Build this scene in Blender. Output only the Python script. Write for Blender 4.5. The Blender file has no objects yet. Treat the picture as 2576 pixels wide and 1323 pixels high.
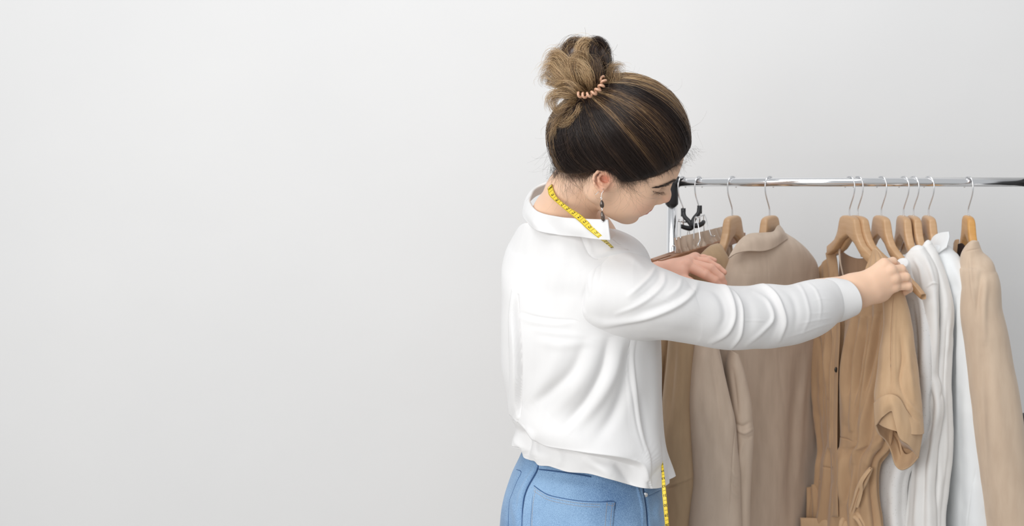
import bpy, math, random
import numpy as np
from mathutils import Vector, Matrix
random.seed(7); rng = np.random.default_rng(7)
sc = bpy.context.scene
COL = sc.collection
W_, H_ = 2576, 1323
FPX, CX, CY, CAMZ = 2800.0, 1850.0, 250.0, 1.65     # focal length in px, principal point, camera height

def P(px, py, Y):
    """point at real depth Y seen at photo pixel (px, py)"""
    return np.array([(px-CX)/FPX*Y, Y, CAMZ-(py-CY)/FPX*Y])
def PP(l): return np.array([P(*q) for q in l])
def proj(v):
    v = np.asarray(v)
    return np.stack([CX+FPX*v[..., 0]/v[..., 1], CY-FPX*(v[..., 2]-CAMZ)/v[..., 1]], -1)

# ------------------------------------------------------------------ objects
def link(o, parent=None):
    COL.objects.link(o)
    if parent is not None:
        o.parent = parent
        o.matrix_parent_inverse = Matrix.Identity(4)
        if parent.type == 'EMPTY' and any(abs(c) > 1e-9 for c in parent.location):
            o.location = -parent.location if parent.rotation_euler.z == 0 else o.location
    return o
def tag(o, label=None, cat=None, group=None, kind=None):
    if label: o['label'] = label
    if cat: o['category'] = cat
    if group: o['group'] = group
    if kind: o['kind'] = kind
    return o
def empty(name, loc=(0, 0, 0)):
    o = bpy.data.objects.new(name, None); o.location = loc; o.empty_display_size = .05
    COL.objects.link(o); return o
def mesh_obj(name, verts, faces, mat, parent=None, smooth=True, col=None):
    me = bpy.data.meshes.new(name)
    verts = np.asarray(verts, dtype=np.float32)
    if isinstance(faces, np.ndarray):
        n, k = faces.shape
        me.vertices.add(len(verts)); me.vertices.foreach_set('co', verts.ravel())
        me.loops.add(n*k); me.loops.foreach_set('vertex_index', faces.ravel().astype(np.int32))
        me.polygons.add(n); me.polygons.foreach_set('loop_start', np.arange(0, n*k, k, dtype=np.int32))
        me.update(calc_edges=True); me.validate()
    else:
        me.from_pydata([tuple(map(float, v)) for v in verts], [], [tuple(map(int, f)) for f in faces])
    me.update()
    me.polygons.foreach_set('use_smooth', np.full(len(me.polygons), smooth))
    if col is not None:
        at = me.color_attributes.new('col', 'FLOAT_COLOR', 'POINT')
        c4 = np.ones((len(verts), 4), np.float32); c4[:, :3] = col
        at.data.foreach_set('color', c4.ravel())
    if mat is not None: me.materials.append(mat)
    o = bpy.data.objects.new(name, me)
    return link(o, parent)

class MB:
    """collects pieces into one mesh"""
    def __init__(s): s.v = []; s.f = []; s.n = 0
    def add(s, v, f):
        v = np.asarray(v, float)
        s.v.append(v); s.f += [tuple(int(i)+s.n for i in q) for q in f]; s.n += len(v); return s
    def box(s, c, d, rz=0):
        c = np.array(c); q = np.array([[x, y, z] for x in (-.5, .5) for y in (-.5, .5) for z in (-.5, .5)])*np.array(d)
        cr, sr = math.cos(rz), math.sin(rz)
        q = np.stack([q[:, 0]*cr-q[:, 1]*sr, q[:, 0]*sr+q[:, 1]*cr, q[:, 2]], 1)+c
        return s.add(q, [(0, 1, 3, 2), (4, 6, 7, 5), (0, 4, 5, 1), (2, 3, 7, 6), (0, 2, 6, 4), (1, 5, 7, 3)])
    def tube(s, pts, r, n=12, cap=True):
        v, f = tube(pts, r, n, cap); return s.add(v, f)
    def build(s, name, mat, parent=None, smooth=True, bevel=0):
        o = mesh_obj(name, np.concatenate(s.v), s.f, mat, parent, smooth)
        if bevel:
            m = o.modifiers.new('b', 'BEVEL'); m.width = bevel; m.segments = 3; m.limit_method = 'ANGLE'
        return o

def catmull(pts, n):
    """resample control rows (k, ...) to n by Catmull-Rom"""
    p = np.asarray(pts, float); k = len(p)
    if k == 2: t = np.linspace(0, 1, n).reshape((-1,)+(1,)*(p.ndim-1)); return p[0]*(1-t)+p[1]*t
    q = np.concatenate([2*p[:1]-p[1:2], p, 2*p[-1:]-p[-2:-1]])
    u = np.linspace(0, k-1-1e-9, n); i = u.astype(int); t = (u-i).reshape((-1,)+(1,)*(p.ndim-1))
    a, b, c, d = q[i], q[i+1], q[i+2], q[i+3]
    return .5*((2*b)+(-a+c)*t+(2*a-5*b+4*c-d)*t*t+(-a+3*b-3*c+d)*t**3)
def resample(pts, n):
    """catmull then even arc length"""
    p = catmull(pts, max(200, n*4)); d = np.r_[0, np.cumsum(np.linalg.norm(np.diff(p, axis=0), axis=1))]
    t = np.linspace(0, d[-1], n)
    return np.stack([np.interp(t, d, p[:, k]) for k in range(p.shape[1])], 1)
def unit(v): return v/np.maximum(np.linalg.norm(v, axis=-1, keepdims=True), 1e-12)

def tube(pts, r, n=12, cap=True):
    p = np.asarray(pts, float); m = len(p); r = np.broadcast_to(np.asarray(r, float), (m,))
    t = unit(np.gradient(p, axis=0)); up = np.array([0, 0, 1.]) if abs(t[0][2]) < .9 else np.array([1., 0, 0])
    N = []; u = unit(np.cross(t[0], up))
    for i in range(m):
        u = unit(u-t[i]*np.dot(u, t[i])); N.append(u)
    N = np.array(N); B = np.cross(t, N); a = np.linspace(0, 2*math.pi, n, endpoint=False)
    v = (p[:, None]+r[:, None, None]*(N[:, None]*np.cos(a)[None, :, None]+B[:, None]*np.sin(a)[None, :, None])).reshape(-1, 3)
    f = [(i*n+j, i*n+(j+1) % n, (i+1)*n+(j+1) % n, (i+1)*n+j) for i in range(m-1) for j in range(n)]
    if cap: f += [tuple(range(n))[::-1], tuple(range((m-1)*n, m*n))]
    return v, f

def ellipsoid(c, r, R=None, n=16, m=12):
    v = [[0, 0, 1.]]+[[math.sin(math.pi*i/m)*math.cos(2*math.pi*j/n), math.sin(math.pi*i/m)*math.sin(2*math.pi*j/n), math.cos(math.pi*i/m)] for i in range(1, m) for j in range(n)]+[[0, 0, -1.]]
    v = np.array(v)*np.array(r)
    if R is not None: v = v@np.array(R).T
    f = [(0, 1+j, 1+(j+1) % n) for j in range(n)]
    for i in range(m-2):
        for j in range(n): f.append((1+i*n+j, 1+(i+1)*n+j, 1+(i+1)*n+(j+1) % n, 1+i*n+(j+1) % n))
    L = len(v)-1; f += [(L, 1+(m-2)*n+(j+1) % n, 1+(m-2)*n+j) for j in range(n)]
    return v+np.array(c), f

# ------------------------------------------------------------------ cloth: lofts and sheets sculpted with strokes
def sstep(x, a, b):
    t = np.clip((x-a)/(b-a), 0, 1); return t*t*(3-2*t)
def vnoise(p, scale, seed=0):
    """smooth value noise on (n,3)"""
    p = np.asarray(p)*scale; i = np.floor(p).astype(np.int64); f = p-i; f = f*f*(3-2*f)
    out = np.zeros(len(p))
    for dx in (0, 1):
        for dy in (0, 1):
            for dz in (0, 1):
                h = (i[:, 0]+dx)*374761393+(i[:, 1]+dy)*668265263+(i[:, 2]+dz)*2147483647+seed*1274126177
                h = (h ^ (h >> 13))*1274126177; h = (h ^ (h >> 16)) & 0xffff
                w = (f[:, 0] if dx else 1-f[:, 0])*(f[:, 1] if dy else 1-f[:, 1])*(f[:, 2] if dz else 1-f[:, 2])
                out += w*(h/32767.5-1)
    return out
def stroke_field(uv, strokes):
    """folds pressed into cloth; each stroke (points, width, height, sharpness of the lower side)"""
    out = np.zeros(len(uv))
    for s in strokes:
        pts, w, amp = s[0], s[1], s[2]; asym = s[3] if len(s) > 3 else 1.
        c = catmull(np.array(pts, float), max(8, 6*len(pts)))
        lo, hi = c.min(0)-3*w, c.max(0)+3*w
        m = np.where((uv[:, 0] > lo[0]) & (uv[:, 0] < hi[0]) & (uv[:, 1] > lo[1]) & (uv[:, 1] < hi[1]))[0]
        if not len(m): continue
        q = uv[m]; best = np.full(len(m), 1e9); sd = np.zeros(len(m)); tt = np.zeros(len(m)); n = len(c)-1
        for k in range(n):
            a, b = c[k], c[k+1]; d = b-a; L = d@d+1e-9
            t = np.clip(((q-a)@d)/L, 0, 1); e = q-(a+t[:, None]*d); dd = (e**2).sum(1)
            cr = d[0]*e[:, 1]-d[1]*e[:, 0]
            u = dd < best; best[u] = dd[u]; sd[u] = (np.sqrt(dd)*np.sign(cr))[u]; tt[u] = ((k+t)/n)[u]
        wl = np.where(sd > 0, w*asym, w)
        taper = np.sin(np.pi*np.clip(tt*.92+.04, 0, 1))**.7
        out[m] += amp*np.exp(-(sd/wl)**2)*taper
    return out

def loft(secs, nrow, nring, e=2.0, folds=(), strokes=(), noise=0, nscale=12, seed=0, smooth=0.):
    """secs: (a=(px,py,Y), b=(px,py,Y), half thickness near, half thickness far). Returns verts grid (nrow,nring,3)."""
    A = PP([s[0] for s in secs]); B = PP([s[1] for s in secs]); T = np.array([[s[2], s[3] if len(s) > 3 else s[2]] for s in secs])
    A, B, T = catmull(A, nrow), catmull(B, nrow), catmull(T, nrow)
    C = (A+B)/2; ch = (B-A)/2; tg = unit(np.gradient(C, axis=0))
    if smooth:
        k = max(3, int(nrow*smooth)); kern = np.hanning(2*k+1); kern /= kern.sum(); tp = np.concatenate([np.repeat(tg[:1], k, 0), tg, np.repeat(tg[-1:], k, 0)])
        tg = unit(np.stack([np.convolve(tp[:, q_], kern, 'valid') for q_ in range(3)], 1))
    n = unit(np.cross(ch, tg))
    tocam = np.array([0, 0, CAMZ])-C
    n *= np.sign((n*tocam).sum(1).mean())
    ph = np.linspace(0, 2*math.pi, nring, endpoint=False)
    cx = np.sign(np.cos(ph))*np.abs(np.cos(ph))**(2/e); sx = np.sign(np.sin(ph))*np.abs(np.sin(ph))**(2/e)
    t = np.where(sx[None] > 0, T[:, :1], T[:, 1:])
    V = C[:, None]-ch[:, None]*cx[None, :, None]+n[:, None]*(t*sx[None])[..., None]
    du = np.roll(V, -1, 1)-np.roll(V, 1, 1); dv = np.gradient(V, axis=0)
    N = unit(np.cross(du, dv)); N *= np.sign((N*(V-C[:, None])).sum(-1, keepdims=True).mean())
    D = np.zeros(V.shape[:2]); rowt = np.linspace(0, 1, nrow)[:, None]
    for (k, amp, phs, drift, t0) in folds:
        w = sstep(rowt, t0, min(1, t0+.35)) if t0 >= 0 else 1
        D += amp*w*np.cos(k*ph[None]+phs+drift*rowt+.7*np.sin(3.1*rowt+phs))
    fl = V.reshape(-1, 3); nf = N.reshape(-1, 3)
    if noise: D += noise*(vnoise(fl, nscale, seed)+.5*vnoise(fl, nscale*2.1, seed+1)).reshape(D.shape)
    if strokes:
        face = sstep((nf*unit(np.array([0, 0, CAMZ])-fl)).sum(1), -.05, .35)
        D += (stroke_field(proj(fl), strokes)*face).reshape(D.shape)
    return V+N*D[..., None]
def loft_obj(name, secs, nrow, nring, mat, parent=None, solid=.0012, cap0=False, cap1=False, post=None, **kw):
    V = loft(secs, nrow, nring, **kw)
    if post is not None: V = post(V)
    i, j = np.meshgrid(np.arange(nrow-1), np.arange(nring), indexing='ij'); j2 = (j+1) % nring
    f = np.stack([i*nring+j, i*nring+j2, (i+1)*nring+j2, (i+1)*nring+j], -1).reshape(-1, 4)
    vv = V.reshape(-1, 3)
    if cap0:      # close the top softly
        c = V[0].mean(0); rings = [V[0]*(1-t)+c*t+np.array([0, 0, cap0*math.sin(t*1.57)]) for t in (.12, .3, .55, .8)]
        vv = np.concatenate([vv]+rings+[[c+np.array([0, 0, cap0])]]); b0 = nrow*nring; j = np.arange(nring); j2 = (j+1) % nring; fs_ = [f]
        prev = 0
        for k in range(4):
            cur = b0+k*nring; fs_.append(np.stack([prev+j2, prev+j, cur+j, cur+j2], -1)); prev = cur
        f = np.concatenate(fs_).tolist()+[[prev+int(q2), prev+int(q1), b0+4*nring] for q1, q2 in zip(j, j2)]
    o = mesh_obj(name, vv, f, mat, parent)
    if solid:
        m = o.modifiers.new('s', 'SOLIDIFY'); m.thickness = solid; m.offset = -1
    return o
def sheet(name, rows, mat, parent=None, n=40, m=40, thick=.0015, strokes=(), noise=0, nscale=15, seed=0, raw=False, wave=None, off=0):
    """rows of (px,py,Y) control points -> smooth sheet with thickness"""
    G = np.array([PP(r) if not raw else np.array(r, float) for r in rows])
    G = catmull(G, n); G = np.swapaxes(catmull(np.swapaxes(G, 0, 1), m), 0, 1)
    N = unit(np.cross(np.gradient(G, axis=0), np.gradient(G, axis=1)))
    N *= np.sign((N*(np.array([0, 0, CAMZ])-G)).sum(-1).mean())
    D = np.zeros((n, m))
    if wave: D += wave(np.linspace(0, 1, n)[:, None], np.linspace(0, 1, m)[None])
    fl = G.reshape(-1, 3)
    if noise: D += noise*vnoise(fl, nscale, seed).reshape(D.shape)
    if strokes: D += stroke_field(proj(fl), strokes).reshape(D.shape)
    G = G+N*(D+off)[..., None]
    i, j = np.meshgrid(np.arange(n-1), np.arange(m-1), indexing='ij')
    f = np.stack([i*m+j, i*m+j+1, (i+1)*m+j+1, (i+1)*m+j], -1).reshape(-1, 4)
    o = mesh_obj(name, G.reshape(-1, 3), f, mat, parent)
    if thick:
        s = o.modifiers.new('s', 'SOLIDIFY'); s.thickness = thick; s.offset = 0
    return o

# ------------------------------------------------------------------ signed-distance sculpting
def sd_ell(p, c, r, R=None):
    q = p-np.array(c, np.float32)
    if R is not None: q = q@np.array(R, np.float32)
    r = np.array(r, np.float32); k0 = np.linalg.norm(q/r, axis=1); k1 = np.linalg.norm(q/(r*r), axis=1)
    return k0*(k0-1)/np.maximum(k1, 1e-9)
def sd_cone(p, a, b, r1, r2):
    a = np.array(a, np.float32); d = np.array(b, np.float32)-a
    t = np.clip(((p-a)@d)/(d@d+1e-12), 0, 1)
    return np.linalg.norm(p-a-t[:, None]*d, axis=1)-(r1+(r2-r1)*t)
def smin(a, b, k):
    h = np.maximum(k-np.abs(a-b), 0)/k; return np.minimum(a, b)-h*h*k*.25
def smax(a, b, k): return -smin(-a, -b, k)
def chain(p, pts, rs, k=.004):
    d = None
    for i in range(len(pts)-1):
        e = sd_cone(p, pts[i], pts[i+1], rs[i], rs[i+1]); d = e if d is None else smin(d, e, k)
    return d
def sculpt(fn, lo, hi, h, B=12):
    lo = np.array(lo, float); nb = np.ceil((np.array(hi)-lo)/(h*B)).astype(int)
    n = nb*B+1; F = np.ones(n, np.float32)
    bi = np.stack(np.meshgrid(*[np.arange(k) for k in nb], indexing='ij'), -1).reshape(-1, 3)
    cen = (lo+(bi+.5)*B*h).astype(np.float32); d = fn(cen)
    keep = np.abs(d) < h*B*.87*1.5+.004
    g = np.stack(np.meshgrid(*[np.arange(B+1)]*3, indexing='ij'), -1).reshape(-1, 3)
    for b, dd in zip(bi[~keep], d[~keep]):
        s = b*B
        if dd < 0: F[s[0]:s[0]+B+1, s[1]:s[1]+B+1, s[2]:s[2]+B+1] = -1
    kb = bi[keep]
    for c in range(0, len(kb), 150):
        kk = kb[c:c+150]; idx = (kk[:, None]*B+g[None]).reshape(-1, 3)
        v = fn((lo+idx*h).astype(np.float32)); F[idx[:, 0], idx[:, 1], idx[:, 2]] = v
    return snets(F, lo, h)
def snets(F, lo, h):
    S = F < 0; n = np.array(F.shape)
    c = [S[dx:n[0]-1+dx, dy:n[1]-1+dy, dz:n[2]-1+dz] for dx in (0, 1) for dy in (0, 1) for dz in (0, 1)]
    s = sum(x.astype(np.int8) for x in c); act = (s > 0) & (s < 8)
    I = np.argwhere(act); vid = -np.ones(act.shape, np.int64); vid[act] = np.arange(len(I))
    cor = np.array([(dx, dy, dz) for dx in (0, 1) for dy in (0, 1) for dz in (0, 1)])
    pos = np.zeros((len(I), 3)); cnt = np.zeros(len(I))
    for a in range(8):
        for b in range(a+1, 8):
            if np.abs(cor[a]-cor[b]).sum() != 1: continue
            ia, ib = I+cor[a], I+cor[b]; fa, fb = F[tuple(ia.T)], F[tuple(ib.T)]; m = (fa < 0) != (fb < 0)
            t = np.where(m, fa/np.where(m, fa-fb, 1), 0); pos += m[:, None]*(ia+t[:, None]*(ib-ia)); cnt += m
    V = lo+(pos/cnt[:, None])*h
    Q = []
    for ax in range(3):
        o1, o2 = [(1, 2), (2, 0), (0, 1)][ax]
        sl = [slice(None)]*3; sl2 = [slice(None)]*3; sl[ax] = slice(0, -1); sl2[ax] = slice(1, None)
        ch = S[tuple(sl)] != S[tuple(sl2)]; E = np.argwhere(ch)
        E = E[(E[:, o1] > 0) & (E[:, o2] > 0) & (E[:, o1] < n[o1]-1) & (E[:, o2] < n[o2]-1)]
        d1 = np.zeros(3, int); d1[o1] = 1; d2 = np.zeros(3, int); d2[o2] = 1
        q = np.stack([vid[tuple((E-d1-d2).T)], vid[tuple((E-d2).T)], vid[tuple(E.T)], vid[tuple((E-d1).T)]], 1)
        fl = ~S[tuple(E.T)]; q[fl] = q[fl][:, ::-1]; Q.append(q)
    Q = np.concatenate(Q); return V, Q[(Q >= 0).all(1)]

# ------------------------------------------------------------------ materials
def mat(name, base=(.8, .8, .8), rough=.5, metal=0, **kw):
    m = bpy.data.materials.new(name); m.use_nodes = True; b = m.node_tree.nodes['Principled BSDF']
    b.inputs['Base Color'].default_value = (*base, 1); b.inputs['Roughness'].default_value = rough; b.inputs['Metallic'].default_value = metal
    for k, v in kw.items(): b.inputs[k.replace('_', ' ')].default_value = v
    return m
def nd(m, t, **kw):
    n = m.node_tree.nodes.new(t)
    for k, v in kw.items():
        if k.startswith('i_'): n.inputs[k[2:].replace('_', ' ')].default_value = v
        else: setattr(n, k, v)
    return n
def lk(m, a, b): m.node_tree.links.new(a, b)
def bsdf(m): return m.node_tree.nodes['Principled BSDF']
def add_bump(m, scale=900, strength=.1, dist=.0004, coords='Object', stretch=(1, 1, 1), kind='ShaderNodeTexNoise'):
    tc = nd(m, 'ShaderNodeTexCoord'); mp = nd(m, 'ShaderNodeMapping'); mp.inputs['Scale'].default_value = stretch
    t = nd(m, kind); t.inputs['Scale'].default_value = scale
    b = nd(m, 'ShaderNodeBump'); b.inputs['Strength'].default_value = strength; b.inputs['Distance'].default_value = dist
    lk(m, tc.outputs[coords], mp.inputs[0]); lk(m, mp.outputs[0], t.inputs['Vector']); lk(m, t.outputs[0], b.inputs['Height']); lk(m, b.outputs[0], bsdf(m).inputs['Normal'])
    return t, mp
def vary(m, c1, c2, scale=5, detail=3, stretch=(1, 1, 1), lo=.35, hi=.65, coords='Object'):
    tc = nd(m, 'ShaderNodeTexCoord'); mp = nd(m, 'ShaderNodeMapping'); mp.inputs['Scale'].default_value = stretch
    t = nd(m, 'ShaderNodeTexNoise'); t.inputs['Scale'].default_value = scale; t.inputs['Detail'].default_value = detail
    r = nd(m, 'ShaderNodeValToRGB'); r.color_ramp.elements[0].position = lo; r.color_ramp.elements[1].position = hi
    r.color_ramp.elements[0].color = (*c1, 1); r.color_ramp.elements[1].color = (*c2, 1)
    lk(m, tc.outputs[coords], mp.inputs[0]); lk(m, mp.outputs[0], t.inputs['Vector']); lk(m, t.outputs[0], r.inputs[0]); lk(m, r.outputs[0], bsdf(m).inputs['Base Color'])
    return r
def srgb(r, g, b): return tuple(((c/255+.055)/1.055)**2.4 if c > 10 else c/255/12.92 for c in (r, g, b))
def cloth(name, c1, c2=None, rough=.85, sheen=.25, bump=.25, scale=1400):
    c2 = c2 or tuple(x*.93 for x in c1); m = mat(name, c1, rough)
    vary(m, c1, c2, 60, 4, (1, 1, .25)); add_bump(m, scale, bump, .0003)
    bsdf(m).inputs['Sheen Weight'].default_value = sheen; bsdf(m).inputs['Sheen Roughness'].default_value = .5
    bsdf(m).inputs['Specular IOR Level'].default_value = .25
    return m
M = {}
M['shirt'] = cloth('white_viscose', (.775, .77, .768), (.76, .755, .755), .6, .15, .12, 2200)
M['white_cotton'] = cloth('white_cotton', (.82, .81, .795), (.79, .78, .765), .8, .1)
M['cool_white'] = cloth('cool_white_poplin', (.80, .82, .83), (.775, .795, .81), .8, .1)
M['blazer'] = cloth('beige_wool', srgb(202, 183, 165), srgb(194, 175, 157))
M['beige_coat'] = cloth('sand_wool', srgb(205, 184, 162), srgb(198, 176, 154))
M['olive'] = cloth('olive_tan_wool', srgb(184, 156, 124), srgb(176, 149, 118))
M['tan'] = cloth('tan_linen', srgb(204, 172, 137), srgb(196, 163, 128))
M['tan2'] = cloth('deep_tan_shaded', srgb(186, 153, 119), srgb(178, 145, 112))  # deeper copy of the dress tan, with shade put into the colour
M['camisole'] = cloth('brown_knit', srgb(168, 134, 104), srgb(160, 127, 98))
M['trouser'] = cloth('khaki_crepe', srgb(205, 186, 168), srgb(197, 178, 160))
M['chrome'] = mat('chrome', (.82, .82, .83), .12, 1)
M['wire'] = mat('zinc_wire', (.78, .78, .79), .2, 1)
M['black'] = mat('black_plastic', (.012, .012, .014), .42)
M['wood'] = mat('beech_wood', srgb(190, 145, 100), .42)
vary(M['wood'], srgb(204, 168, 130), srgb(190, 150, 110), 14, 6, (1.2, 1.2, 9), .2, .8); bsdf(M['wood']).inputs['Coat Weight'].default_value = .15
M['amber'] = mat('amber_wood', srgb(206, 150, 78), .4); vary(M['amber'], srgb(214, 164, 96), srgb(198, 142, 74), 14, 6, (1.2, 1.2, 9), .2, .8)
M['darkwood'] = mat('walnut_wood', srgb(140, 95, 65), .4); vary(M['darkwood'], srgb(166, 120, 88), srgb(140, 98, 70), 10, 5, (4, 2, 14))
silver = mat('silver', (.85, .85, .86), .15, 1)
# ------------------------------------------------------------------ camera, light, room
cam = bpy.data.cameras.new('camera'); co = bpy.data.objects.new('camera', cam); COL.objects.link(co); sc.camera = co
co.location = (0, 0, CAMZ); co.rotation_euler = (math.pi/2, 0, 0)
cam.sensor_width = 36; cam.lens = 36*FPX/W_
cam.shift_x = (W_/2-CX)/W_; cam.shift_y = -(H_/2-CY)/W_
cam.dof.use_dof = True; cam.dof.focus_distance = 2.0; cam.dof.aperture_fstop = 5.0
sc.view_settings.view_transform = 'Standard'; sc.view_settings.look = 'None'; sc.view_settings.gamma = 1; sc.view_settings.exposure = .05
w = bpy.data.worlds.new('daylight'); sc.world = w; w.use_nodes = True
w.node_tree.nodes['Background'].inputs[0].default_value = (.95, .975, 1, 1); w.node_tree.nodes['Background'].inputs[1].default_value = .56
def area(name, loc, tgt, size, power, color=(1, 1, 1)):
    l = bpy.data.lights.new(name, 'AREA'); l.shape = 'RECTANGLE'; l.size, l.size_y = size; l.energy = power; l.color = color
    o = bpy.data.objects.new(name, l); COL.objects.link(o); o.location = loc
    o.rotation_euler = (Vector(tgt)-Vector(loc)).to_track_quat('-Z', 'Y').to_euler(); return o
area('window_light', (-1.75, -.8, 2.15), (-.1, 2.6, 1.05), (2.6, 2.0), 70, (1, .99, .975))
area('overhead_fill', (-.5, 1.0, 3.9), (-.35, 2.6, 1.2), (2.6, 1.6), 36)  # added fill lamp overhead, lifts the wall and the clothes
WALLY = 3.15
plaster = mat('white_plaster', (.80, .80, .80), .9)
vary(plaster, (.80, .80, .80), (.775, .777, .78), 1.3, 6, (1, 1, .8), .3, .7)
add_bump(plaster, 2.2, .35, .02); bsdf(plaster).inputs['Specular IOR Level'].default_value = .2
def slab(name, c, d, m):
    o = MB().box(c, d).build(name, m, smooth=False); o['kind'] = 'structure'; return o
slab('wall_back', (-.5, WALLY+.05, 1.5), (9, .1, 3.2), plaster)
fm = mat('pale_floor', (.42, .40, .37), .5); vary(fm, (.46, .43, .40), (.38, .36, .33), 3, 4, (1, 8, 1))
slab('floor', (-.5, .6, -.05), (9, 5.2, .1), fm)
trim = mat('white_trim', (.75, .75, .74), .5)
slab('baseboard_back', (-.5, WALLY-.0075, .05), (9, .015, .1), trim)
# ------------------------------------------------------------------ person: head frame
def rotm(y, p, r):
    a, b = math.cos(y), math.sin(y); c, s = math.cos(p), math.sin(p); e, g = math.cos(r), math.sin(r)
    return np.array([[a, -b, 0], [b, a, 0], [0, 0, 1]])@np.array([[c, 0, s], [0, 1, 0], [-s, 0, c]])@np.array([[1, 0, 0], [0, e, -g], [0, g, e]])
HR = rotm(math.radians(12), math.radians(36), math.radians(38)); HT = np.array([-.2085, 2.02, CAMZ-.1075])
def h2w(p): return np.asarray(p)@HR.T+HT
def w2h(p): return (np.asarray(p)-HT)@HR
def mirror(p): p = np.array(p, float); p[..., 1] *= -1; return p

def head_sd(q):
    """q: points in the head frame (x forward, y to her left, z up)"""
    a = np.stack([q[:, 0], np.abs(q[:, 1]), q[:, 2]], 1)
    d = sd_ell(q, (-.010, 0, .048), (.093, .074, .082))
    d = smin(d, sd_ell(q, (.030, 0, .045), (.062, .058, .060)), .03)            # forehead
    d = smin(d, sd_ell(q, (.040, 0, -.020), (.060, .054, .072)), .03)           # mid face
    d = smin(d, sd_ell(a, (.058, .038, -.010), (.028, .022, .024)), .025)       # cheekbones
    d = smin(d, sd_ell(a, (.058, .028, -.040), (.032, .026, .028)), .03)        # cheeks
    d = smin(d, sd_cone(a, (-.004, .052, -.048), (.070, .014, -.088), .017, .014), .03)   # jaw
    d = smin(d, sd_cone(a, (.0, .052, .0), (-.004, .052, -.048), .018, .016), .03)
    d = smin(d, sd_ell(q, (.082, 0, -.0895), (.016, .018, .016)), .018)          # chin
    d = smin(d, sd_ell(q, (.030, 0, -.070), (.055, .040, .030)), .03)           # under the jaw
    d = smin(d, sd_ell(q, (.0745, 0, -.048), (.026, .026, .022)), .02)           # muzzle
    d = smin(d, sd_cone(a, (.084, .008, .040), (.070, .036, .040), .010, .009), .018)     # brow ridge
    # eye sockets and closed, down-looking lids
    d = smax(d, -sd_ell(a, (.090, .030, .020), (.012, .015, .011)), .014)
    d = smin(d, sd_ell(a, (.0735, .031, .021), (.0125, .0155, .0125)), .004)
    # nose
    n = chain(q, [(.084, 0, .030), (.094, 0, .014), (.1075, 0, -.006), (.1105, 0, -.013)], [.0085, .0072, .0078, .0092], .008)
    n = smin(n, sd_ell(a, (.101, .0105, -.0185), (.0105, .0065, .0075)), .006)
    n = smin(n, sd_cone(q, (.107, 0, -.019), (.094, 0, -.030), .005, .006), .008)
    d = smin(d, n, .010)
    d = smax(d, -sd_ell(a, (.1035, .006, -.0275), (.005, .0028, .004)), .003)
    # lips
    up = chain(a, [(.1010, 0, -.0475), (.0985, .010, -.0465), (.0865, .024, -.053)], [.0052, .0052, .002], .004)
    lw = chain(a, [(.1015, 0, -.0585), (.0980, .011, -.0580), (.0865, .024, -.0535)], [.0058, .0052, .002], .004)
    d = smin(d, smin(up, lw, .0012), .004)
    d = smax(d, -sd_ell(a, (.0855, .0265, -.0535), (.004, .003, .003)), .003)
    d = smax(d, -sd_cone(q, (.1045, -.012, -.073), (.1045, .012, -.073), .009, .009), .010)
    return d
def zt(tx, ty): return 1399+tx/7.97, 407+ty/7.97
def side_y(px, py):
    ys = np.linspace(1.90, 2.05, 301); v = head_sd(w2h(np.array([P(px, py, y) for y in ys])).astype(np.float32)); i = np.argmax(v < 0); return ys[i]
EY = side_y(*zt(960, 380))
def ez(tx, ty, d): return P(*zt(tx, ty), EY-d)
ES = (EY/FPX)/7.97
def ear_w(p):
    """near ear: plate, rolled rim, inner ridge, bowl, flap and lobe"""
    d = sd_ell(p, ez(930, 380, .003), (150*ES, .0055, 195*ES))
    d = smin(d, sd_ell(p, ez(935, 545, .003), (60*ES, .0042, 58*ES)), .004)
    rim = chain(p, [ez(1075, 262, .004), ez(1010, 205, .007), ez(920, 180, .0095), ez(835, 205, .0115), ez(775, 270, .0125), ez(757, 345, .0125), ez(775, 430, .0115), ez(815, 500, .009), ez(865, 555, .006), ez(930, 580, .0045)],
                [.0018, .0024, .0027, .0028, .0028, .0027, .0027, .0027, .0030, .0032], .003)
    d = smin(d, rim, .0035)
    d = smax(d, -chain(p, [ez(985, 262, .0095), ez(890, 235, .0115), ez(812, 300, .0125), ez(805, 390, .0125), ez(845, 470, .011)], [.0016, .0022, .0022, .0020, .0014], .002), .0025)
    d = smax(d, -sd_ell(p, ez(975, 335, .0095), (112*ES, .0085, 92*ES)), .003)
    d = smax(d, -sd_cone(p, ez(1035, 385, .009), ez(1050, 380, -.006), .0034, .0028), .0015)
    d = smin(d, chain(p, [ez(1010, 235, .006), ez(900, 252, .0078), ez(848, 320, .0085), ez(865, 395, .0085), ez(925, 440, .0075), ez(985, 455, .006)], [.0015, .0017, .0019, .0020, .0022, .0018], .003), .003)
    d = smin(d, chain(p, [ez(1105, 300, .002), ez(1098, 370, .0045), ez(1050, 440, .0045)], [.0022, .0028, .0022], .003), .004)
    return d
def ear_far(q):
    q = q*np.array([1, -1, 1], np.float32); p = (q@HR.T+HT).astype(np.float32); return ear_w(p)
NECK = PP([(1498, 395, 2.06), (1442, 490, 2.075), (1408, 575, 2.10), (1398, 650, 2.125)])
def body_head(p):
    p = p.astype(np.float32); q = w2h(p).astype(np.float32)
    d = smin(smin(head_sd(q), ear_w(p), .004), ear_far(q), .004)
    d = smin(d, chain(p, NECK, [.046, .044, .050, .054], .04), .02)
    d = smin(d, sd_cone(p, P(1408, 528, 2.135), P(1370, 566, 2.17), .040, .034), .04)
    s1, s2 = P(1452, 745, 2.09), P(1380, 670, 2.22)
    d = smin(d, sd_cone(p, s1, s2, .042, .042), .05)
    return d
hv = PP([(1250, 780, 2.1), (1760, 120, 2.1)])
V1, F1 = sculpt(body_head, (hv[0][0], 1.84, hv[0][2]+.04), (hv[1][0]+.02, 2.32, hv[1][2]), .0014)

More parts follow.
